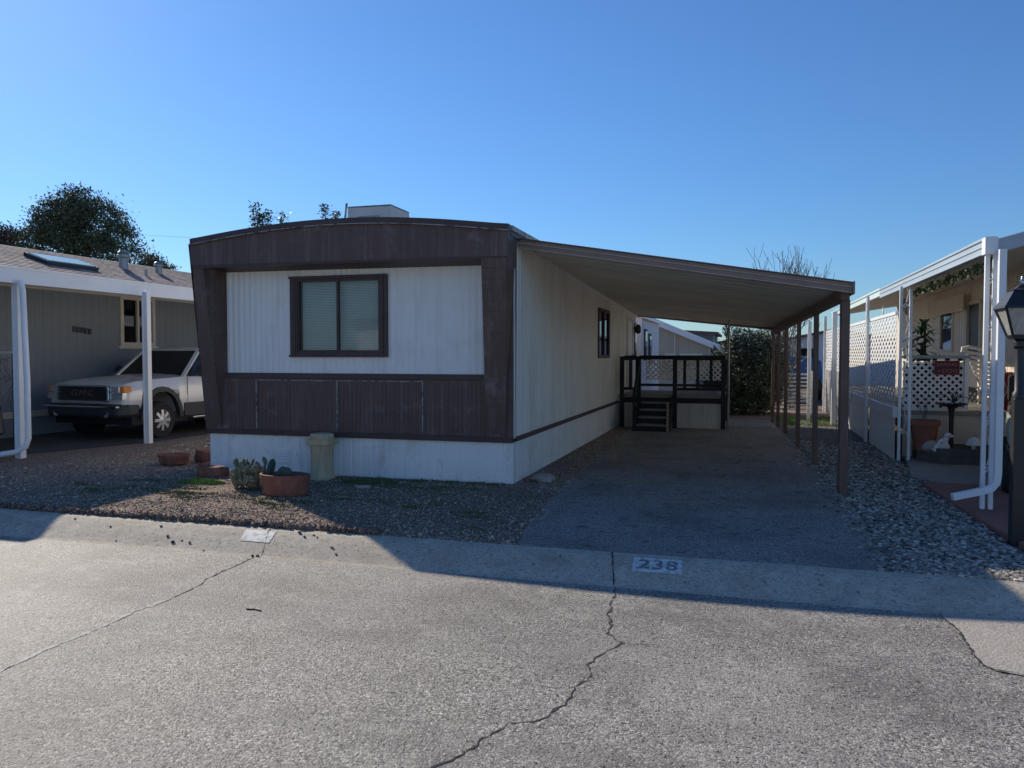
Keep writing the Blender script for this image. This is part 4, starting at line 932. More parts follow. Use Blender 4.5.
# low wall + lattice panels
for (a, b) in ((12.66, 15.1), (15.28, 18.1)):
    ribwall(MB(), (2.12, 0, 0), (0,1,0), (-1,0,0), a, b, 0, .64, .16, .007, 'groove').build('low_wall', 'whitemetal', nr)
    MB().box(2.085, 2.155, a, b, .63, .78).build('wall_cap', 'whitemetal', nr, bevel=.006)
    lattice_panel(MB(), (2.12, 0, 0), (0,1,0), (-1,0,0), a, b, .78, 2.14, .125, .038, .004, 2.2).build('lattice_panel', 'lattice', nr)
    MB().box(2.10, 2.145, a, b, 2.14, 2.19).build('panel_frame', 'whitemetal', nr)
lattice_panel(MB(), (2.1, 0, 0), (0,1,0), (-1,0,0), 18.25, 22.9, 1.15, 2.2, .15, .045, .004, 2.2).build('lattice_panel', 'lattice', nr)
bb = MB()
for k in range(26): bb.box(2.08, 2.11, 18.3+k*.18, 18.3+k*.18+.05, 0, 1.15)
bb.build('picket_panel', 'lattice', nr)
# porch end: base wall, lattice rail, floor
ribwall(MB(), (0, 13.0, 0), (1,0,0), (0,-1,0), 2.28, 3.85, 0, .66, .5, .006, 'groove').build('porch_base', 'creamtrim', nr)
MB().box(2.27, 3.84, 12.96, 22.9, .66, .72).build('porch_floor', 'patio', nr)
lattice_panel(MB(), (0, 13.05, 0), (1,0,0), (0,-1,0), 2.28, 3.10, .73, 1.46, .104, .034, .006).build('lattice_panel', 'lattice', nr)
MB().box(2.30, 3.10, 13.10, 13.12, .74, 1.44).build('dark_backing', 'dark', nr)  # added dark sheet standing in for porch shade seen through the lattice holes
lf = MB(); lf.box(3.10, 3.155, 13.0, 13.08, .72, 1.50); lf.box(2.28, 3.10, 13.0, 13.06, .72, .76); lf.build('panel_frame', 'lattice', nr)
MB().box(2.27, 3.17, 12.98, 13.12, 1.50, 1.545).build('railing_cap', 'copper', nr)
for k in range(5): MB().box(2.34+k*.17, 2.40+k*.17, 13.03, 13.07, 1.46, 1.50).build('railing_block', 'blackwood', nr)
# door, window, valance
dd = MB(); dd.box(WX-.045, WX, 15.05, 15.14, .7, 2.5); dd.box(WX-.045, WX, 15.92, 16.0, .7, 2.5); dd.box(WX-.045, WX, 15.14, 15.92, 2.44, 2.5)
do = dd.build('door', 'creamtrim', nr); MB().box(WX+.0, WX+.012, 15.12, 15.94, .7, 2.45).build('screen', mat('door_screen', (.055,.06,.065), .5), do); MB().box(WX-.02, WX, 15.14, 15.92, 1.55, 1.6).build('rail', 'creamtrim', do)
wn = MB()
for b in ((16.98, 17.06, 1.60, 2.46), (17.98, 18.06, 1.60, 2.46), (17.06, 17.98, 1.60, 1.66), (17.06, 17.98, 2.40, 2.46)): wn.box(WX-.03, WX+.01, *b)
wo = wn.build('window', 'creamtrim', nr); MB().box(WX, WX+.008, 17.0, 18.04, 1.61, 2.45).build('pane', 'glassdark', wo); MB().box(WX+.06, WX+.4, 16.9, 18.1, 1.55, 2.5).build('room_behind', 'dark', wo)
MB().box(WX+.03, WX+.05, 17.4, 17.62, 1.66, 2.4).build('curtain', 'blind', wo)
vl = lattice_panel(MB(), (WX-.12, 0, 0), (0,1,0), (-1,0,0), 15.8, 18.6, 2.37, 2.64, .09, .04); vl.box(WX-.13, WX-.1, 15.8, 18.6, 2.35, 2.375); vl.build('lattice_valance', 'beige', nr)

# BEWARE OF DOG sign
sg = empty('warning_sign', (2.86, 12.98, 1.36), 'black and red BEWARE of DOG sign hanging on the porch lattice', 'sign')
MB().box(2.69, 3.03, 12.985, 12.995, 1.255, 1.47).build('board', 'signblack', sg)
bd = MB()
for b in ((2.69, 3.03, 1.255, 1.263), (2.69, 3.03, 1.462, 1.47), (2.69, 2.697, 1.263, 1.462), (3.023, 3.03, 1.263, 1.462)): bd.box(b[0], b[1], 12.979, 12.986, b[2], b[3])
bd.build('border', 'signred', sg)
text_mb('BEWARE', .070, lambda x, y, z: (2.86+x*1.0, 12.982-z*.5, 1.385+y), .003, 1.05, .0).build('lettering', 'signred', sg)
text_mb('of', .055, lambda x, y, z: (2.752+x, 12.982-z*.5, 1.293+y), .003).build('lettering', 'signred', sg)
text_mb('DOG', .082, lambda x, y, z: (2.90+x*1.05, 12.982-z*.5, 1.288+y), .003, 1.1, .0).build('lettering', 'signred', sg)

# planter box, pots, figurines, bird bath
pb = empty('wooden_planter_box', (2.9, 12.5, 0), 'grey wooden raised planter box on the patio', 'planter box')
P0 = [(2.42, 12.9), (2.42, 12.55), (2.62, 12.2), (3.42, 12.2), (3.42, 12.9)]
b_ = MB()
for a0, a1 in zip(P0, P0[1:]+P0[:1]): 
    for k in range(2): b_.bar((a0[0], a0[1], .09+k*.105), (a1[0], a1[1], .09+k*.105), .035, .10)
b_.build('box_side', mat('dark_grey_timber', (.10,.09,.085), .8, .2, 5, streak=((.2,.18,.16), (3,3,40), .5, .8, .5)), pb, bevel=.004)
MB().prism([(x, y, .03) for x, y in P0], (0, 0, .15)).build('soil', 'dirt', pb)
tp = empty('terracotta_pot', (2.50, 12.60, .18), 'large terracotta pot standing in the planter box', 'pot')
MB().lathe([(.135, 0), (.185, .35), (.208, .355), (.212, .43), (.19, .43), (.17, .35)], (2.50, 12.60, .18), 32).build('pot_wall', 'terracotta', tp, smooth=35)
MB().lathe([(.172, .37), (.001, .38)], (2.50, 12.60, .18), 20, cap=False).build('soil', 'dirt', tp)
solo(twigs(MB(), (2.50, 12.60, .5), 7, .75, .35, .004), 'dead_plant', 'twig', (2.50, 12.60, .5), 'thin dead stems standing in the large terracotta pot', 'plant')
solo(MB().lump((2.55, 12.36, .25), .12, 3, 2, .25, 1.1, .7, .75), 'basket', 'rock', (2.67, 12.33, .18), 'round woven-looking stone in front of the large terracotta pot', 'stone', smooth=50)
def critter(x, y, z, s_, rz, name, lab):
    e = empty(name, (x, y, z), lab, 'garden ornament', rz=rz)
    m_ = MB(); m_.lathe([(.07*s_, 0), (.085*s_, .04*s_), (.08*s_, .10*s_), (.055*s_, .17*s_), (.04*s_, .21*s_)], (0,0,0), 18, 1.1, .8); m_.tube([(.02*s_, 0, .16*s_), (.05*s_, 0, .23*s_)], [.045*s_, .04*s_], 12)
    m_.lump((.07*s_, 0, .26*s_), .05*s_, 1, 2, .08, 1.1, .9, .9); m_.lump((.125*s_, 0, .25*s_), .028*s_, 1, 2, .08, 1.3, .8, .7)
    for s2 in (-1, 1): m_.lump((.05*s_, s2*.045*s_, .26*s_), .025*s_, 1, 1, .1, .6, .4, 1.3); m_.tube([(.06*s_, s2*.03*s_, .12*s_), (.09*s_, s2*.03*s_, 0)], [.022*s_, .02*s_], 8)
    m_.tube([(-.07*s_, 0, .03*s_), (-.12*s_, .03*s_, .06*s_), (-.13*s_, .05*s_, .1*s_)], [.02*s_, .016*s_, .008*s_], 8)
    m_.build('figure', 'ceramic', e, smooth=60, local=True)
critter(2.69, 12.34, .18, .9, .2, 'dog_statue', 'white seated dog statue beside the large terracotta pot')
critter(2.60, 12.27, .19, .55, .3, 'small_animal_statue', 'small white animal statue at the planter box edge below the large pot')
mu = empty('mushroom_ornament', (3.08, 12.35, .18), 'white mushroom-shaped garden ornament at the right of the planter box', 'garden ornament')
MB().lathe([(.035, 0), (.03, .12)], (3.08, 12.35, .18), 14).build('stem', 'ceramic', mu); MB().lathe([(.105, .11), (.10, .14), (.07, .19), (.02, .22), (.001, .222)], (3.08, 12.35, .18), 20).build('cap', 'ceramic', mu, smooth=50)
s = MB(); blades(s, 350, (2.95, 12.4, .17), .2, .12, .12, .006, .9); solo(s, 'dry_plants', 'weed', (2.95, 12.4, .17), 'low dry plants between the statues in the planter box', 'plant')['kind'] = 'stuff'
bb_ = empty('bird_bath', (2.86, 12.66, .18), 'dark metal bird bath on a slim pedestal in front of the lattice', 'bird bath')
MB().lathe([(.10, .0), (.09, .03), (.035, .07), (.03, .32), (.036, .55), (.05, .60), (.03, .63)], (2.86, 12.66, .18), 16).build('pedestal', 'black', bb_, smooth=40)
MB().lathe([(.03, .62), (.12, .63), (.205, .665), (.215, .675), (.20, .675), (.1, .64), (.001, .635)], (2.86, 12.66, .18), 28, cap=False).build('bowl', 'black', bb_, smooth=40)
or_ = MB()
or_.tube([(2.88, 12.66, .82), (2.88, 12.66, .87)], .014, 8)
for k in range(9):
    a_ = k*.7; r = .10+.05*(k % 3); or_.tube([(2.88, 12.66, .86), (2.88+cos(a_)*r*.6, 12.66+sin(a_)*.08, 0.96+.02*(k % 4)), (2.88+cos(a_)*r*1.3, 12.66+sin(a_)*.1, 0.93+.05*(k % 4))], [.008, .006, .004], 5)
or_.build('wire_branches', 'black', bb_)
br = MB(); br.lump((2.79, 12.62, .875), .026, 2, 2, .1, 1.6, .7, .8); br.lump((2.755, 12.62, .90), .015, 2, 2, .1); br.prism([(2.82, 12.62, .87), (2.87, 12.62, .845), (2.87, 12.62, .86)], (0, .02, .0))
br.build('bird_figure', 'ceramic', bb_, smooth=60)
# porch chair
chx, chy = 3.55, 14.3
ch_ = empty('slatted_chair', (chx, chy, .72), 'white slatted reclining chair on the porch behind the lattice', 'chair')
A_ = Vector((3.38, 14.1, 1.60)); B_ = Vector((3.66, 14.05, .86))
for k in range(11):
    p = A_.lerp(B_, k/10); MB().bar((p.x, p.y, p.z), (p.x+.46, p.y+.05, p.z-.09), .012, .045, (0, .2, 1)).build('back_slat', 'lattice', ch_)
for d_ in (0, .46): MB().tube([(3.36+d_, 14.12, 1.64-d_*.2), (3.52+d_, 14.10, 1.24-d_*.2), (3.68+d_, 14.07, .84), (3.70+d_, 14.07, .73)], .018, 8).build('frame', 'lattice', ch_)
MB().box(3.50, 4.0, 13.6, 14.0, 1.0, 1.04).build('seat', 'lattice', ch_)
MB().tube([(3.33, 14.12, 1.60), (3.33, 14.12, 1.66), (3.42, 14.12, 1.68), (3.62, 14.12, 1.64), (3.80, 14.12, 1.56)], .03, 8).build('headrest', 'lattice', ch_)
# folding gate with red cushion
fg = empty('folding_gate', (3.7, 12.9, .72), 'crossed wooden folding gate on the porch at the right', 'gate')
for k in range(5):
    MB().bar((3.56+k*.09, 12.94, .80), (3.72+k*.09, 12.94, 1.30), .012, .02, (0, 1, 0)).build('slat', 'freshwood', fg); MB().bar((3.72+k*.09, 12.955, .80), (3.56+k*.09, 12.955, 1.30), .012, .02, (0, 1, 0)).build('slat', 'freshwood', fg)
MB().box(3.34, 3.95, 12.93, 12.98, 1.38, 1.43).build('top_rail', 'creamtrim', fg)
solo(MB().hexa([(3.64, 13.1, .73), (3.82, 13.1, .73), (3.82, 13.22, .73), (3.64, 13.22, .73)], [(3.64, 13.12, 1.3), (3.82, 13.12, 1.3), (3.82, 13.24, 1.3), (3.64, 13.24, 1.3)]), 'cushion', 'redcloth', (3.6, 13.35, .72), 'dark red upright cushion behind the folding gate', 'cushion', bevel=.04)
MB().box(3.32, 3.9, 12.93, 13.0, .66, .73).build('porch_bench', 'greywood', nr)
# potted palm
def strap_leaf(mb, base, az, el, L_, w, droop):
    p = Vector(base); d = Vector((cos(az)*cos(el), sin(az)*cos(el), sin(el))); side = Vector((-sin(az), cos(az), 0)); prev = None
    for k in range(7):
        t = k/6; ww = w*sin(pi*min(.98, .12+t*.88))**.8
        q_ = (tuple(p-side*ww), tuple(p+side*ww))
        if prev: mb.quad(prev[0], prev[1], q_[1], q_[0])
        prev = q_; p = p+d*L_/6; d = (d+Vector((0, 0, -droop))).normalized()
pm = empty('potted_plant', (2.66, 13.5, .72), 'tall leafy green houseplant on the porch behind the lattice corner', 'plant')
lf = MB()
for lv in range(9):
    for k in range(16): strap_leaf(lf, (2.62+random.uniform(-.05, .05), 13.5, 1.15+lv*.11), random.random()*6.28, random.uniform(.0, .9), random.uniform(.2, .36), .026, .22)
lf.build('leaves', 'plant', pm); MB().tube([(2.66, 13.5, .9), (2.67, 13.5, 1.5), (2.65, 13.5, 2.1)], .018, 8).build('stem', 'bark', pm)
MB().lathe([(.11, 0), (.15, .26), (.16, .28)], (2.66, 13.5, .72), 20).build('pot', 'terracotta', pm, smooth=35)
# garland under the gutter
g_ = MB()
pts = []
for k in range(60):
    y = 8.9+k*.066; pts.append(Vector((2.36, y, 2.52-.03*abs(sin(k*.35))-.02*random.random())))
g_.tube(pts, .006, 5)
for k in range(420):
    p = random.choice(pts)+Vector((random.gauss(0, .025), random.gauss(0, .03), random.gauss(-.015, .03))); strap_leaf(g_, p, random.random()*6.28, random.uniform(-1, .5), .05, .012, .2)
tag(g_.build('garland', 'leaf'), 'leafy vine garland strung along the porch eave', 'garland')
st = MB()
P = [];
for k in range(10):
    a_ = pi/2+2*pi*k/10; r = .09 if k % 2 == 0 else .035; P.append((2.42, 15.9+cos(a_)*r*.8, 2.36+sin(a_)*r*1.3))
st.prism(P, (.012, 0, 0)); st.tube([(2.425, 15.9, 2.45), (2.425, 15.9, 2.69)], .003, 4)
solo(st, 'hanging_star', 'ceramic', (2.42, 15.9, 2.36), 'white star ornament hanging behind the lattice top', 'ornament')
wc = MB()
for k in range(6): wc.tube([(2.5, 14.1+k*.06, 2.45), (2.5, 14.1+k*.06, 2.2+.02*k)], .01, 6)
wc.tube([(2.5, 14.05, 2.45), (2.5, 14.45, 2.47)], .012, 6); wc.tube([(2.5, 14.25, 2.46), (2.5, 14.25, 2.69)], .003, 4)
solo(wc, 'wind_chime', 'black', (2.5, 14.25, 2.45), 'dark wind chime hanging above the lattice panel', 'wind chime')

# golf cart (only its front left corner shows)
gc = empty('golf_cart', (3.8, 10.6, .035), 'pale green golf cart without a roof parked on the patio at the right edge', 'golf cart')
bd = MB(); X0 = 3.34
bd.prism([(X0, 9.6, .46), (X0, 9.55, .72), (X0, 9.68, .86), (X0, 9.95, .93), (X0, 10.25, .86), (X0, 10.4, .5), (X0, 10.2, .40), (X0, 9.8, .42)], (1.15, 0, 0)); bd.build('front_cowl', 'cartbody', gc, bevel=.05)
MB().box(3.32, 4.4, 10.4, 12.0, .30, .42).build('floor', 'black', gc, bevel=.02)
bd = MB(); bd.prism([(X0+.0, 11.2, .42), (X0, 11.25, .78), (X0, 12.3, .80), (X0, 12.45, .6), (X0, 12.3, .42)], (1.15, 0, 0)); bd.build('rear_body', 'cartbody', gc, bevel=.04)
MB().box(3.34, 4.36, 11.2, 11.75, .80, .92).build('seat', 'dark', gc, bevel=.04); MB().box(3.34, 4.36, 11.72, 11.84, .95, 1.3).build('seat_back', 'dark', gc, bevel=.04)
for x in (3.34, 4.36):
    for y in (10.0, 11.85):
        wl = empty('wheel', (0,0,0)); wl.parent = gc; wl.location = (x-3.8, y-10.6, .23)
        for prof, nm, mm in (([(.11, -.09), (.2, -.09), (.23, -.05), (.23, .05), (.2, .09), (.11, .09)], 'tyre', 'rubber'), ([(.12, -.092), (.10, -.075), (.05, -.085), (.001, -.088)], 'rim', 'lens')):
            t_ = MB().lathe(prof, (0,0,0), 24); R_ = Matrix.Rotation(pi/2, 4, 'Y'); t_.v = [tuple(R_ @ Vector(v_)) for v_ in t_.v]; t_.build(nm, mm, wl, local=True, smooth=45)

gc.location = (3.41, 10.28, .035); gc.rotation_euler.z = radians(-14)
# lamp post
lp = empty('lamp_post', (2.135, 7.28, 0), 'black lantern lamp post standing at the right edge of the river rocks', 'lamp post')
lx, ly = 2.135, 7.28
MB().box(lx-.048, lx+.048, ly-.048, ly+.048, -.02, 1.20).build('post', 'black', lp, bevel=.008)
MB().lathe([(.052, 1.20), (.052, 1.24), (.038, 1.26), (.038, 1.60), (.055, 1.62), (.055, 1.66), (.04, 1.68)], (lx, ly, 0), 20).build('neck', 'black', lp, smooth=35)
def sq(z, r): return [(lx-r, ly-r, z), (lx+r, ly-r, z), (lx+r, ly+r, z), (lx-r, ly+r, z)]
MB().hexa(sq(1.68, .07), sq(1.71, .085)).build('lantern_base', 'black', lp)
rf = MB(); rf.hexa(sq(1.925, .165), sq(1.945, .160)); rf.hexa(sq(1.946, .155), sq(2.07, .075)); rf.hexa(sq(2.071, .085), sq(2.085, .06)); rf.hexa(sq(2.086, .05), sq(2.115, .02))
rf.build('lantern_roof', 'black', lp)
fn = MB().lathe([(.008, 2.11), (.02, 2.13), (.022, 2.145), (.01, 2.16), (.003, 2.19)], (lx, ly, 0), 12); fn.build('finial', 'chrome', lp, smooth=True)
for sx_, sy_ in ((-1, -1), (1, -1), (1, 1), (-1, 1)): MB().bar((lx+sx_*.08, ly+sy_*.08, 1.71), (lx+sx_*.148, ly+sy_*.148, 1.925), .014, .014).build('lantern_bar', 'black', lp)
gp = M['lampglass'] = mat('ribbed_frosted_glass', (.34, .33, .30), .25, .15, 20, streak=((.6,.6,.56), (60, 60, 3), .5, .7, .7))
MB().hexa(sq(1.712, .074), sq(1.923, .14)).build('lantern_glass', 'lampglass', lp)

# ------------------------------------------------------------------ background
wh = empty('pale_house', (-4, 22, 0), 'pale lilac-white house wall just behind the brown and white home', 'house')
ribwall(MB(), (-2.62, 20.9, 0), (0,1,0), (1,0,0), 0, 4.2, 0, 2.52, .3, .006, 'groove').build('wall', 'lavender', wh)
MB().quad((-7, 20.9, 0), (-2.62, 20.9, 0), (-2.62, 20.9, 2.52), (-4.8, 20.9, 3.1), (-7, 20.9, 2.52)).build('end_wall', 'lavender', wh)
MB().quad((-7, 25.1, 0), (-2.62, 25.1, 0), (-2.62, 25.1, 2.52), (-4.8, 25.1, 3.1), (-7, 25.1, 2.52)).build('end_wall', 'lavender', wh)
rf = MB(); rf.prism([(-2.5, 20.8, 2.50), (-4.8, 20.8, 3.12), (-7.1, 20.8, 2.5), (-7.1, 20.8, 2.56), (-4.8, 20.8, 3.18), (-2.5, 20.8, 2.56)], (0, 4.4, 0)); rf.build('roof', 'whitemetal', wh)
for y0_, z0_ in ((22.3, 1.3), (21.3, 1.4)):
    wo = MB().box(-2.615, -2.58, y0_, y0_+.5, z0_, z0_+.85).build('window', 'blackwood', wh); MB().box(-2.58, -2.575, y0_+.06, y0_+.44, z0_+.06, z0_+.79).build('pane', 'glassdark', wo)
th = empty('tan_house', (-3, 33, 0), 'tan gabled house with white roof edge seen under the carport', 'house')
ribwall(MB(), (0, 32, 0), (1,0,0), (0,-1,0), -9, -.5, 0, lambda x: lerp(3.1, 1.48, (x+4.2)/3.7) if x > -4.2 else lerp(3.1, 1.1, (-4.2-x)/4.8), .4, .012, 'groove').build('wall', 'tan', th)
MB().quad((-.5, 32, 0), (-.5, 42, 0), (-.5, 42, 1.48), (-.5, 32, 1.48)).build('side_wall', 'tan', th)
MB().prism([(-.2, 31.7, 1.38), (-4.2, 31.7, 3.06), (-9.4, 31.7, 1.0), (-9.4, 31.7, 1.22), (-4.2, 31.7, 3.32), (-.2, 31.7, 1.60)], (0, 10.5, 0)).build('roof', 'whitemetal', th)
tr_ = MB()
for x in (-2.7, -1.35): tr_.box(x-.03, x+.03, 31.93, 31.98, 0, 2.4 if x < -2 else 1.8)
tr_.build('wall_batten', 'creamtrim', th)
tr_ = MB(); tr_.box(-3.1, -2.65, 31.9, 31.97, 1.35, 1.62); tr_.box(-2.5, -1.6, 31.9, 31.97, 1.35, 1.62); tr_.build('window', 'creamtrim', th)
def plain_house(x0, x1, y0, y1, h, ridge, mw, mr, lab, nm='far_house', win=()):
    e = empty(nm, ((x0+x1)/2, y0, 0), lab, 'house'); xm_ = (x0+x1)/2
    b_ = MB(); b_.quad((x0, y0, 0), (x1, y0, 0), (x1, y0, h), (xm_, y0, h+ridge), (x0, y0, h)); b_.quad((x0, y1, 0), (x1, y1, 0), (x1, y1, h), (xm_, y1, h+ridge), (x0, y1, h))
    b_.quad((x0, y0, 0), (x0, y1, 0), (x0, y1, h), (x0, y0, h)); b_.quad((x1, y0, 0), (x1, y1, 0), (x1, y1, h), (x1, y0, h)); b_.build('wall', mw, e)
    MB().prism([(x1+.3, y0-.3, h-.08), (xm_, y0-.3, h+ridge), (x0-.3, y0-.3, h-.08), (x0-.3, y0-.3, h+.06), (xm_, y0-.3, h+ridge+.14), (x1+.3, y0-.3, h+.06)], (0, y1-y0+.6, 0)).build('roof', mr, e)
    for a in win: MB().box(a[0], a[1], y0-.03, y0+.02, a[2], a[3]).build('window', 'glassdark', e)
    return e
plain_house(-5.5, -1.9, 50, 58, 2.9, .05, 'bluegrey', 'roofdark', 'flat-roofed dark blue-grey building above the tan house roof', win=[(-3.4, -2.6, 1.3, 2.2)])
plain_house(-2.6, .6, 60, 70, 2.35, .2, 'tan', 'roofdark', 'low grey-roofed house far behind the juniper')
plain_house(1.5, 7.5, 44, 54, 2.2, .6, 'lavender', 'roofdark', 'pale low house far beyond the carport posts', win=[(2.6, 3.4, 1, 1.9), (5, 5.8, 1, 1.9)])
plain_house(-26, -17, 40, 52, 2.7, .9, 'tan', 'shingle', 'tan house hidden mostly behind the grey house')
bt = empty('covered_trailer', (1.2, 27, 0), 'blue tarp-covered trailer beyond the carport posts', 'trailer')
MB().prism([(.55, 27, .75), (2.4, 27, .75), (2.35, 27, 1.35), (2.0, 27, 1.5), (.9, 27, 1.5), (.6, 27, 1.35)], (0, 3, 0)).build('tarp', 'bluetarp', bt, bevel=.04)
MB().box(.6, 2.35, 27.1, 29.9, .45, .75).build('bed', 'truckdark', bt)
for x in (.55, 2.4): MB().tube([(x-.08, 28.5, .35), (x+.08, 28.5, .35)], .34, 20).build('wheel', 'rubber', bt)
fn = empty('slat_fence', (1, 23.5, 0), 'white horizontal slat fence behind the last carport posts', 'fence')
f_ = MB()
for k in range(10): f_.box(.35, 1.75, 22.6, 22.63, .06+k*.105, .06+k*.105+.05)
f_.build('slat_panel', 'lattice', fn)
for x in (.35, 1.05, 1.75): MB().box(x-.04, x+.04, 22.63, 22.71, 0, 1.12).build('fence_post', 'lattice', fn)
solo(MB().box(1.42, 1.50, 19.9, 19.98, 0, 2.35), 'white_post', 'whitemetal', (1.46, 19.94, 0), 'white square post standing in dry grass beyond the carport', 'post', bevel=.005)
solo(MB().box(1.83, 1.93, 18.6, 18.7, 0, 2.5), 'white_post', 'whitemetal', (1.88, 18.65, 0), 'white square post in front of the picket panel', 'post', bevel=.005)

# ------------------------------------------------------------------ trees
def leafcloud(mb, blobs, n, size, flat=.6):
    tot = sum(b[3]*b[4]*b[5] for b in blobs)
    for (cx_, cy_, cz_, rx, ry, rz) in blobs:
        k = int(n*rx*ry*rz/tot)
        ncl = max(6, k//28)
        for c_ in range(ncl):
            d = Vector((random.gauss(0, 1), random.gauss(0, 1), random.gauss(0, 1))).normalized()*(random.random()**.33)*random.uniform(.8, 1.12)
            cc_ = Vector((cx_+d.x*rx, cy_+d.y*ry, cz_+d.z*rz)); cs_ = random.uniform(.5, 1.3)
            for j in range(28):
                p = cc_+Vector((random.gauss(0, 1), random.gauss(0, 1), random.gauss(0, 1)*flat))*size*2.1*cs_
                u_ = Vector((random.gauss(0, 1), random.gauss(0, 1), random.gauss(0, .7)+.3)).normalized(); v_ = u_.orthogonal().normalized()
                s_ = size*random.uniform(.5, 1.2)
                mb.quad(tuple(p-v_*s_*.22), tuple(p+v_*s_*.22), tuple(p+v_*s_*.1+u_*s_), tuple(p-v_*s_*.1+u_*s_))
    return mb
def limb(mb, p, d, L_, r, depth, up=.1):
    pts = [p]; rs_ = [r]
    for k in range(4):
        d = (d+Vector((random.gauss(0, .12), random.gauss(0, .12), up))).normalized(); p = p+d*L_/4; pts.append(p); rs_.append(max(.008, r*(1-.13*(k+1))))
    mb.tube(pts, rs_, 6 if r > .03 else 4, cap=False); tips = [p]
    if depth:
        for k in range(3 if depth > 1 else 2+(r > .02)):
            e = (d+Vector((random.gauss(0, .55), random.gauss(0, .55), random.gauss(.1, .3)))).normalized()
            tips += limb(mb, pts[random.choice((2, 3, 4))], e, L_*random.uniform(.55, .8), r*.55, depth-1, up)
    return tips
pn = empty('evergreen_tree', (-35.5, 35, 0), 'large dark evergreen tree behind the shingle roof', 'tree')
tm = MB(); tm.tube([(-35.5, 35, 0), (-35.5, 35, 4.5)], [.35, .28], 8); limb(tm, Vector((-35.5, 35, 4.3)), Vector((0, 0, 1)), 2.2, .26, 3, .02); tm.build('trunk', 'bark', pn)
bl = [(-35.4, 35, 9.0, 1.2, 1.2, 1.1), (-35.3, 35, 10.15, .75, .8, .6), (-36.6, 35, 9.6, .85, .9, .7), (-34.3, 35, 9.5, .7, .8, .6), (-37.6, 35, 9.0, .7, .9, .6), (-33.1, 35, 8.9, .75, .9, .8), (-38.5, 35, 8.1, .7, .9, .55), (-36.9, 35, 8.3, 1.1, 1.2, .7), (-35.2, 35, 7.6, 1.5, 1.3, .8), (-33.4, 35, 7.7, .9, 1.0, .6), (-32.1, 35, 8.1, .5, .8, .6), (-31.5, 35, 7.2, .6, .8, .4), (-32.9, 35, 6.8, .9, .9, .45), (-37.9, 35, 7.1, 1.0, 1.1, .5), (-35.6, 35, 6.6, 1.5, 1.1, .5), (-39.1, 35, 7.3, .45, .7, .35), (-33.7, 35, 9.9, .35, .4, .3), (-38.1, 35, 9.6, .3, .4, .25)]
leafcloud(MB(), bl, 34000, .14).build('crown', 'pine', pn)
t2 = empty('rusty_tree', (-46, 40, 0), 'reddish-brown tree at the left edge behind the shingle roof', 'tree')
MB().tube([(-46.5, 40, 0), (-46.5, 40, 8)], [.25, .1], 8).build('trunk', 'bark', t2); leafcloud(MB(), [(-47, 40, 8.8, 2.0, 1.5, 1.1), (-45.6, 40, 8.0, 1.2, 1.3, .8)], 9000, .19).build('crown', 'pinered', t2)
t3 = empty('small_evergreen', (-39.3, 45, 0), 'small distant evergreen right of the large one', 'tree')
MB().tube([(-39.2, 45, 0), (-39.2, 45, 7.5)], [.2, .06], 8).build('trunk', 'bark', t3); leafcloud(MB(), [(-39.2, 45, 7.7, .8, .8, .75), (-38.4, 45, 7.3, .9, .8, .5), (-40.0, 45, 7.2, .8, .8, .5)], 5200, .16).build('crown', 'pine', t3)
for nm, bx, lab, tops in (('leafy_tree', -14.6, 'tree whose few leafy tips show above the left of the brown roof', [(-15.1, 6.35), (-14.62, 6.1), (-14.1, 6.0), (-14.85, 5.95), (-14.95, 6.0)]), ('leafy_tree', -12.55, 'tree with one leafy tip showing left of the rooftop cooler', [(-12.58, 6.2), (-12.2, 5.95)])):
    e = empty(nm, (bx, 22, 0), lab, 'tree'); tk_ = MB(); tk_.tube([(bx, 22, 0), (bx, 22, 3.5), (bx-.1, 22, 4.8)], [.1, .07, .04], 8); cr_ = MB()
    for x, z in tops:
        tk_.tube([(bx, 22, 3.8), (lerp(bx, x, .6), 22, 5.0), (x, 22, z)], [.035, .02, .008], 5)
        for k in range(190):
            t = random.random()**.8; p = Vector((x+random.gauss(0, .065*(1.3-t*.0)), 22+random.gauss(0, .08), z-.9+t*.95))
            a_ = random.random()*6.28; strap_leaf(cr_, p, a_, random.uniform(-.2, .9), .12, .028, .1)
    leafcloud(cr_, [(bx, 22, 4.7, .9, .8, .6)], 2500, .1)
    tk_.build('trunk', 'bark', e); cr_.build('crown', 'leaf', e)
# bare tree
bt = empty('bare_tree', (1.4, 30, 0), 'leafless tree with upright branches rising above the carport roof', 'tree')
tm = MB(); random.seed(21)
tm.tube([(1.4, 30, 0), (1.4, 30, 1.8)], [.16, .12], 8)
for k in range(17):
    a_ = lerp(-.62, .62, k/16)+random.gauss(0, .06)
    d_ = Vector((sin(a_), random.gauss(0, .25), cos(a_))).normalized()
    limb(tm, Vector((1.4, 30, 1.7)), d_, 2.0*random.uniform(.8, 1.0)*(1-.3*abs(a_)), .026, 3, .14)
tm.build('branches', 'twig', bt)
b2 = empty('bare_shrub', (1.5, 24.5, 0), 'bare branching shrub between the far carport posts', 'shrub'); tm = MB()
for k in range(8): limb(tm, Vector((1.3+random.gauss(0, .1), 24.5, 0)), Vector((random.gauss(0, .35), random.gauss(0, .3), 1)).normalized(), 1.6, .03, 2)
tm.build('branches', 'barkpale', b2)
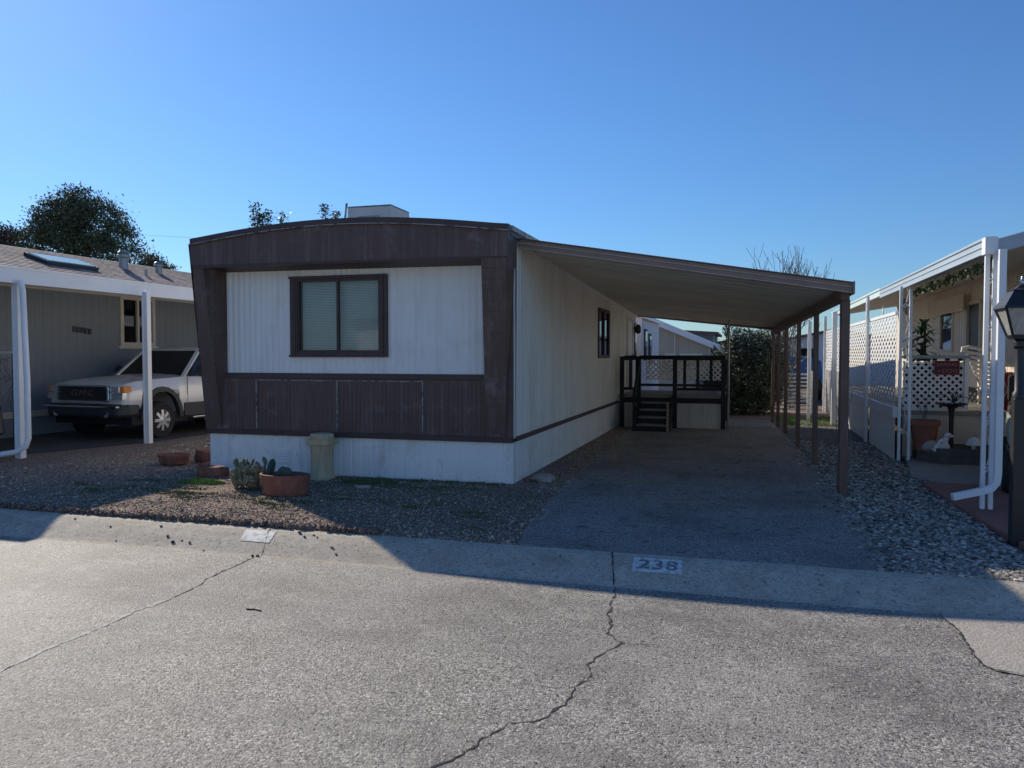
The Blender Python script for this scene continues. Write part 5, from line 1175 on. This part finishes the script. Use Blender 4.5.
# juniper bush behind the deck
jb = empty('juniper_bush', (-.1, 22, 0), 'large dark juniper bush growing behind the deck', 'bush')
jl = [(-.15, 21.8, .8, .95, .8, .9), (-.6, 21.8, .6, .5, .6, .6), (.45, 21.8, .9, .65, .7, .95), (.35, 21.8, 1.65, .55, .6, .5), (-.3, 21.8, 1.4, .4, .5, .5), (.65, 21.9, 1.5, .45, .6, .7), (.0, 21.8, 1.6, .45, .5, .6)]
cr_ = leafcloud(MB(), jl, 46000, .065)
for k in range(46):                             # feathery tips
    a_ = random.random()*6.28; b = Vector((random.uniform(-.6, .8), 21.6+random.random()*.5, random.uniform(1.0, 2.0))); d = Vector((random.gauss(-.15, .5), random.gauss(0, .3), random.uniform(.3, 1))).normalized()
    for j in range(60):
        t = random.random(); p = b+d*t*.65+Vector((random.gauss(0, .05), random.gauss(0, .05), random.gauss(0, .05)))*(1.3-t)
        u_ = (d+Vector((random.gauss(0, .5), random.gauss(0, .5), random.gauss(0, .5)))).normalized(); v_ = u_.orthogonal().normalized()*.013
        cr_.quad(tuple(p-v_), tuple(p+v_), tuple(p+u_*.09))
cr_.build('foliage', 'juniper', jb)
tm = MB()
for k in range(7): limb(tm, Vector((-.1+random.gauss(0, .15), 21.9, 0)), Vector((random.gauss(0, .4), random.gauss(0, .3), 1)).normalized(), 1.3, .035, 1)
tm.build('stem', 'bark', jb)
# faint overhead wire
solo(MB().tube([(-60, 60, 13.2), (-30, 48, 9.2), (-14, 40, 7.6)], .012, 4), 'overhead_wire', 'alu', (-30, 48, 9), 'thin overhead wire crossing the sky at left', 'wire')

# across the street, behind the viewpoint (unseen, added for window reflections and bounced light)
bandsheet('unseen_sidewalk', 'kerb', -60, 60, [-7.6, -6.5], lambda y: -.06)
bandsheet('unseen_yard', 'patch', -60, 60, [-14, -7.6], lambda y: -.05)
for i_, (xa, xb, lab) in enumerate(((-16, -6, 'unseen white mobile home added across the street, left one'), (-2, 8, 'unseen white mobile home added across the street, right one'))):
    plain_house(xa, xb, -22, -12.5, 2.9, .7, 'white', 'roofdark', lab, 'mobile_home')
# ------------------------------------------------------------------ light, sky, camera
S = Vector((-4.42, 3.03, 3.13)).normalized()    # direction towards the sun
el = math.asin(S.z); az = atan2(S.x, S.y)
sun = bpy.data.lights.new('sun', 'SUN'); sun.energy = 2.8; sun.angle = radians(.55); sun.color = (1, .90, .76)
so = bpy.data.objects.new('sun', sun); C.objects.link(so); so.rotation_euler = (-S).to_track_quat('-Z', 'Y').to_euler()
wd = bpy.data.worlds.new('World'); scene.world = wd; wd.use_nodes = True
nt = wd.node_tree; bg = nt.nodes['Background']; sk = nt.nodes.new('ShaderNodeTexSky'); sk.sky_type = 'NISHITA'; sk.sun_disc = False
sk.sun_elevation = el; sk.sun_rotation = az; sk.altitude = 1900; sk.air_density = 1.5; sk.dust_density = 1.0; sk.ozone_density = 8
tn = nt.nodes.new('ShaderNodeMix'); tn.data_type = 'RGBA'; tn.blend_type = 'MULTIPLY'; tn.inputs[0].default_value = 1
tn.inputs[7].default_value = (.66, .82, .97, 1)      # deep blue high-altitude air
nt.links.new(sk.outputs[0], tn.inputs[6]); nt.links.new(tn.outputs[2], bg.inputs[0]); bg.inputs[1].default_value = .067
cam = bpy.data.cameras.new('camera'); co = bpy.data.objects.new('camera', cam); C.objects.link(co)
cam.sensor_width = 36; cam.lens = 787/1024*36; cam.clip_end = 3000; cam.clip_start = .05
co.location = (0, 0, 1.55); co.rotation_euler = (radians(90-2.11), 0, radians(16.5))
scene.camera = co
scene.cycles.diffuse_bounces = 8; scene.cycles.max_bounces = 14
scene.view_settings.view_transform = 'Standard'; scene.view_settings.look = 'None'; scene.view_settings.gamma = 1
scene.view_settings.exposure = 0.92
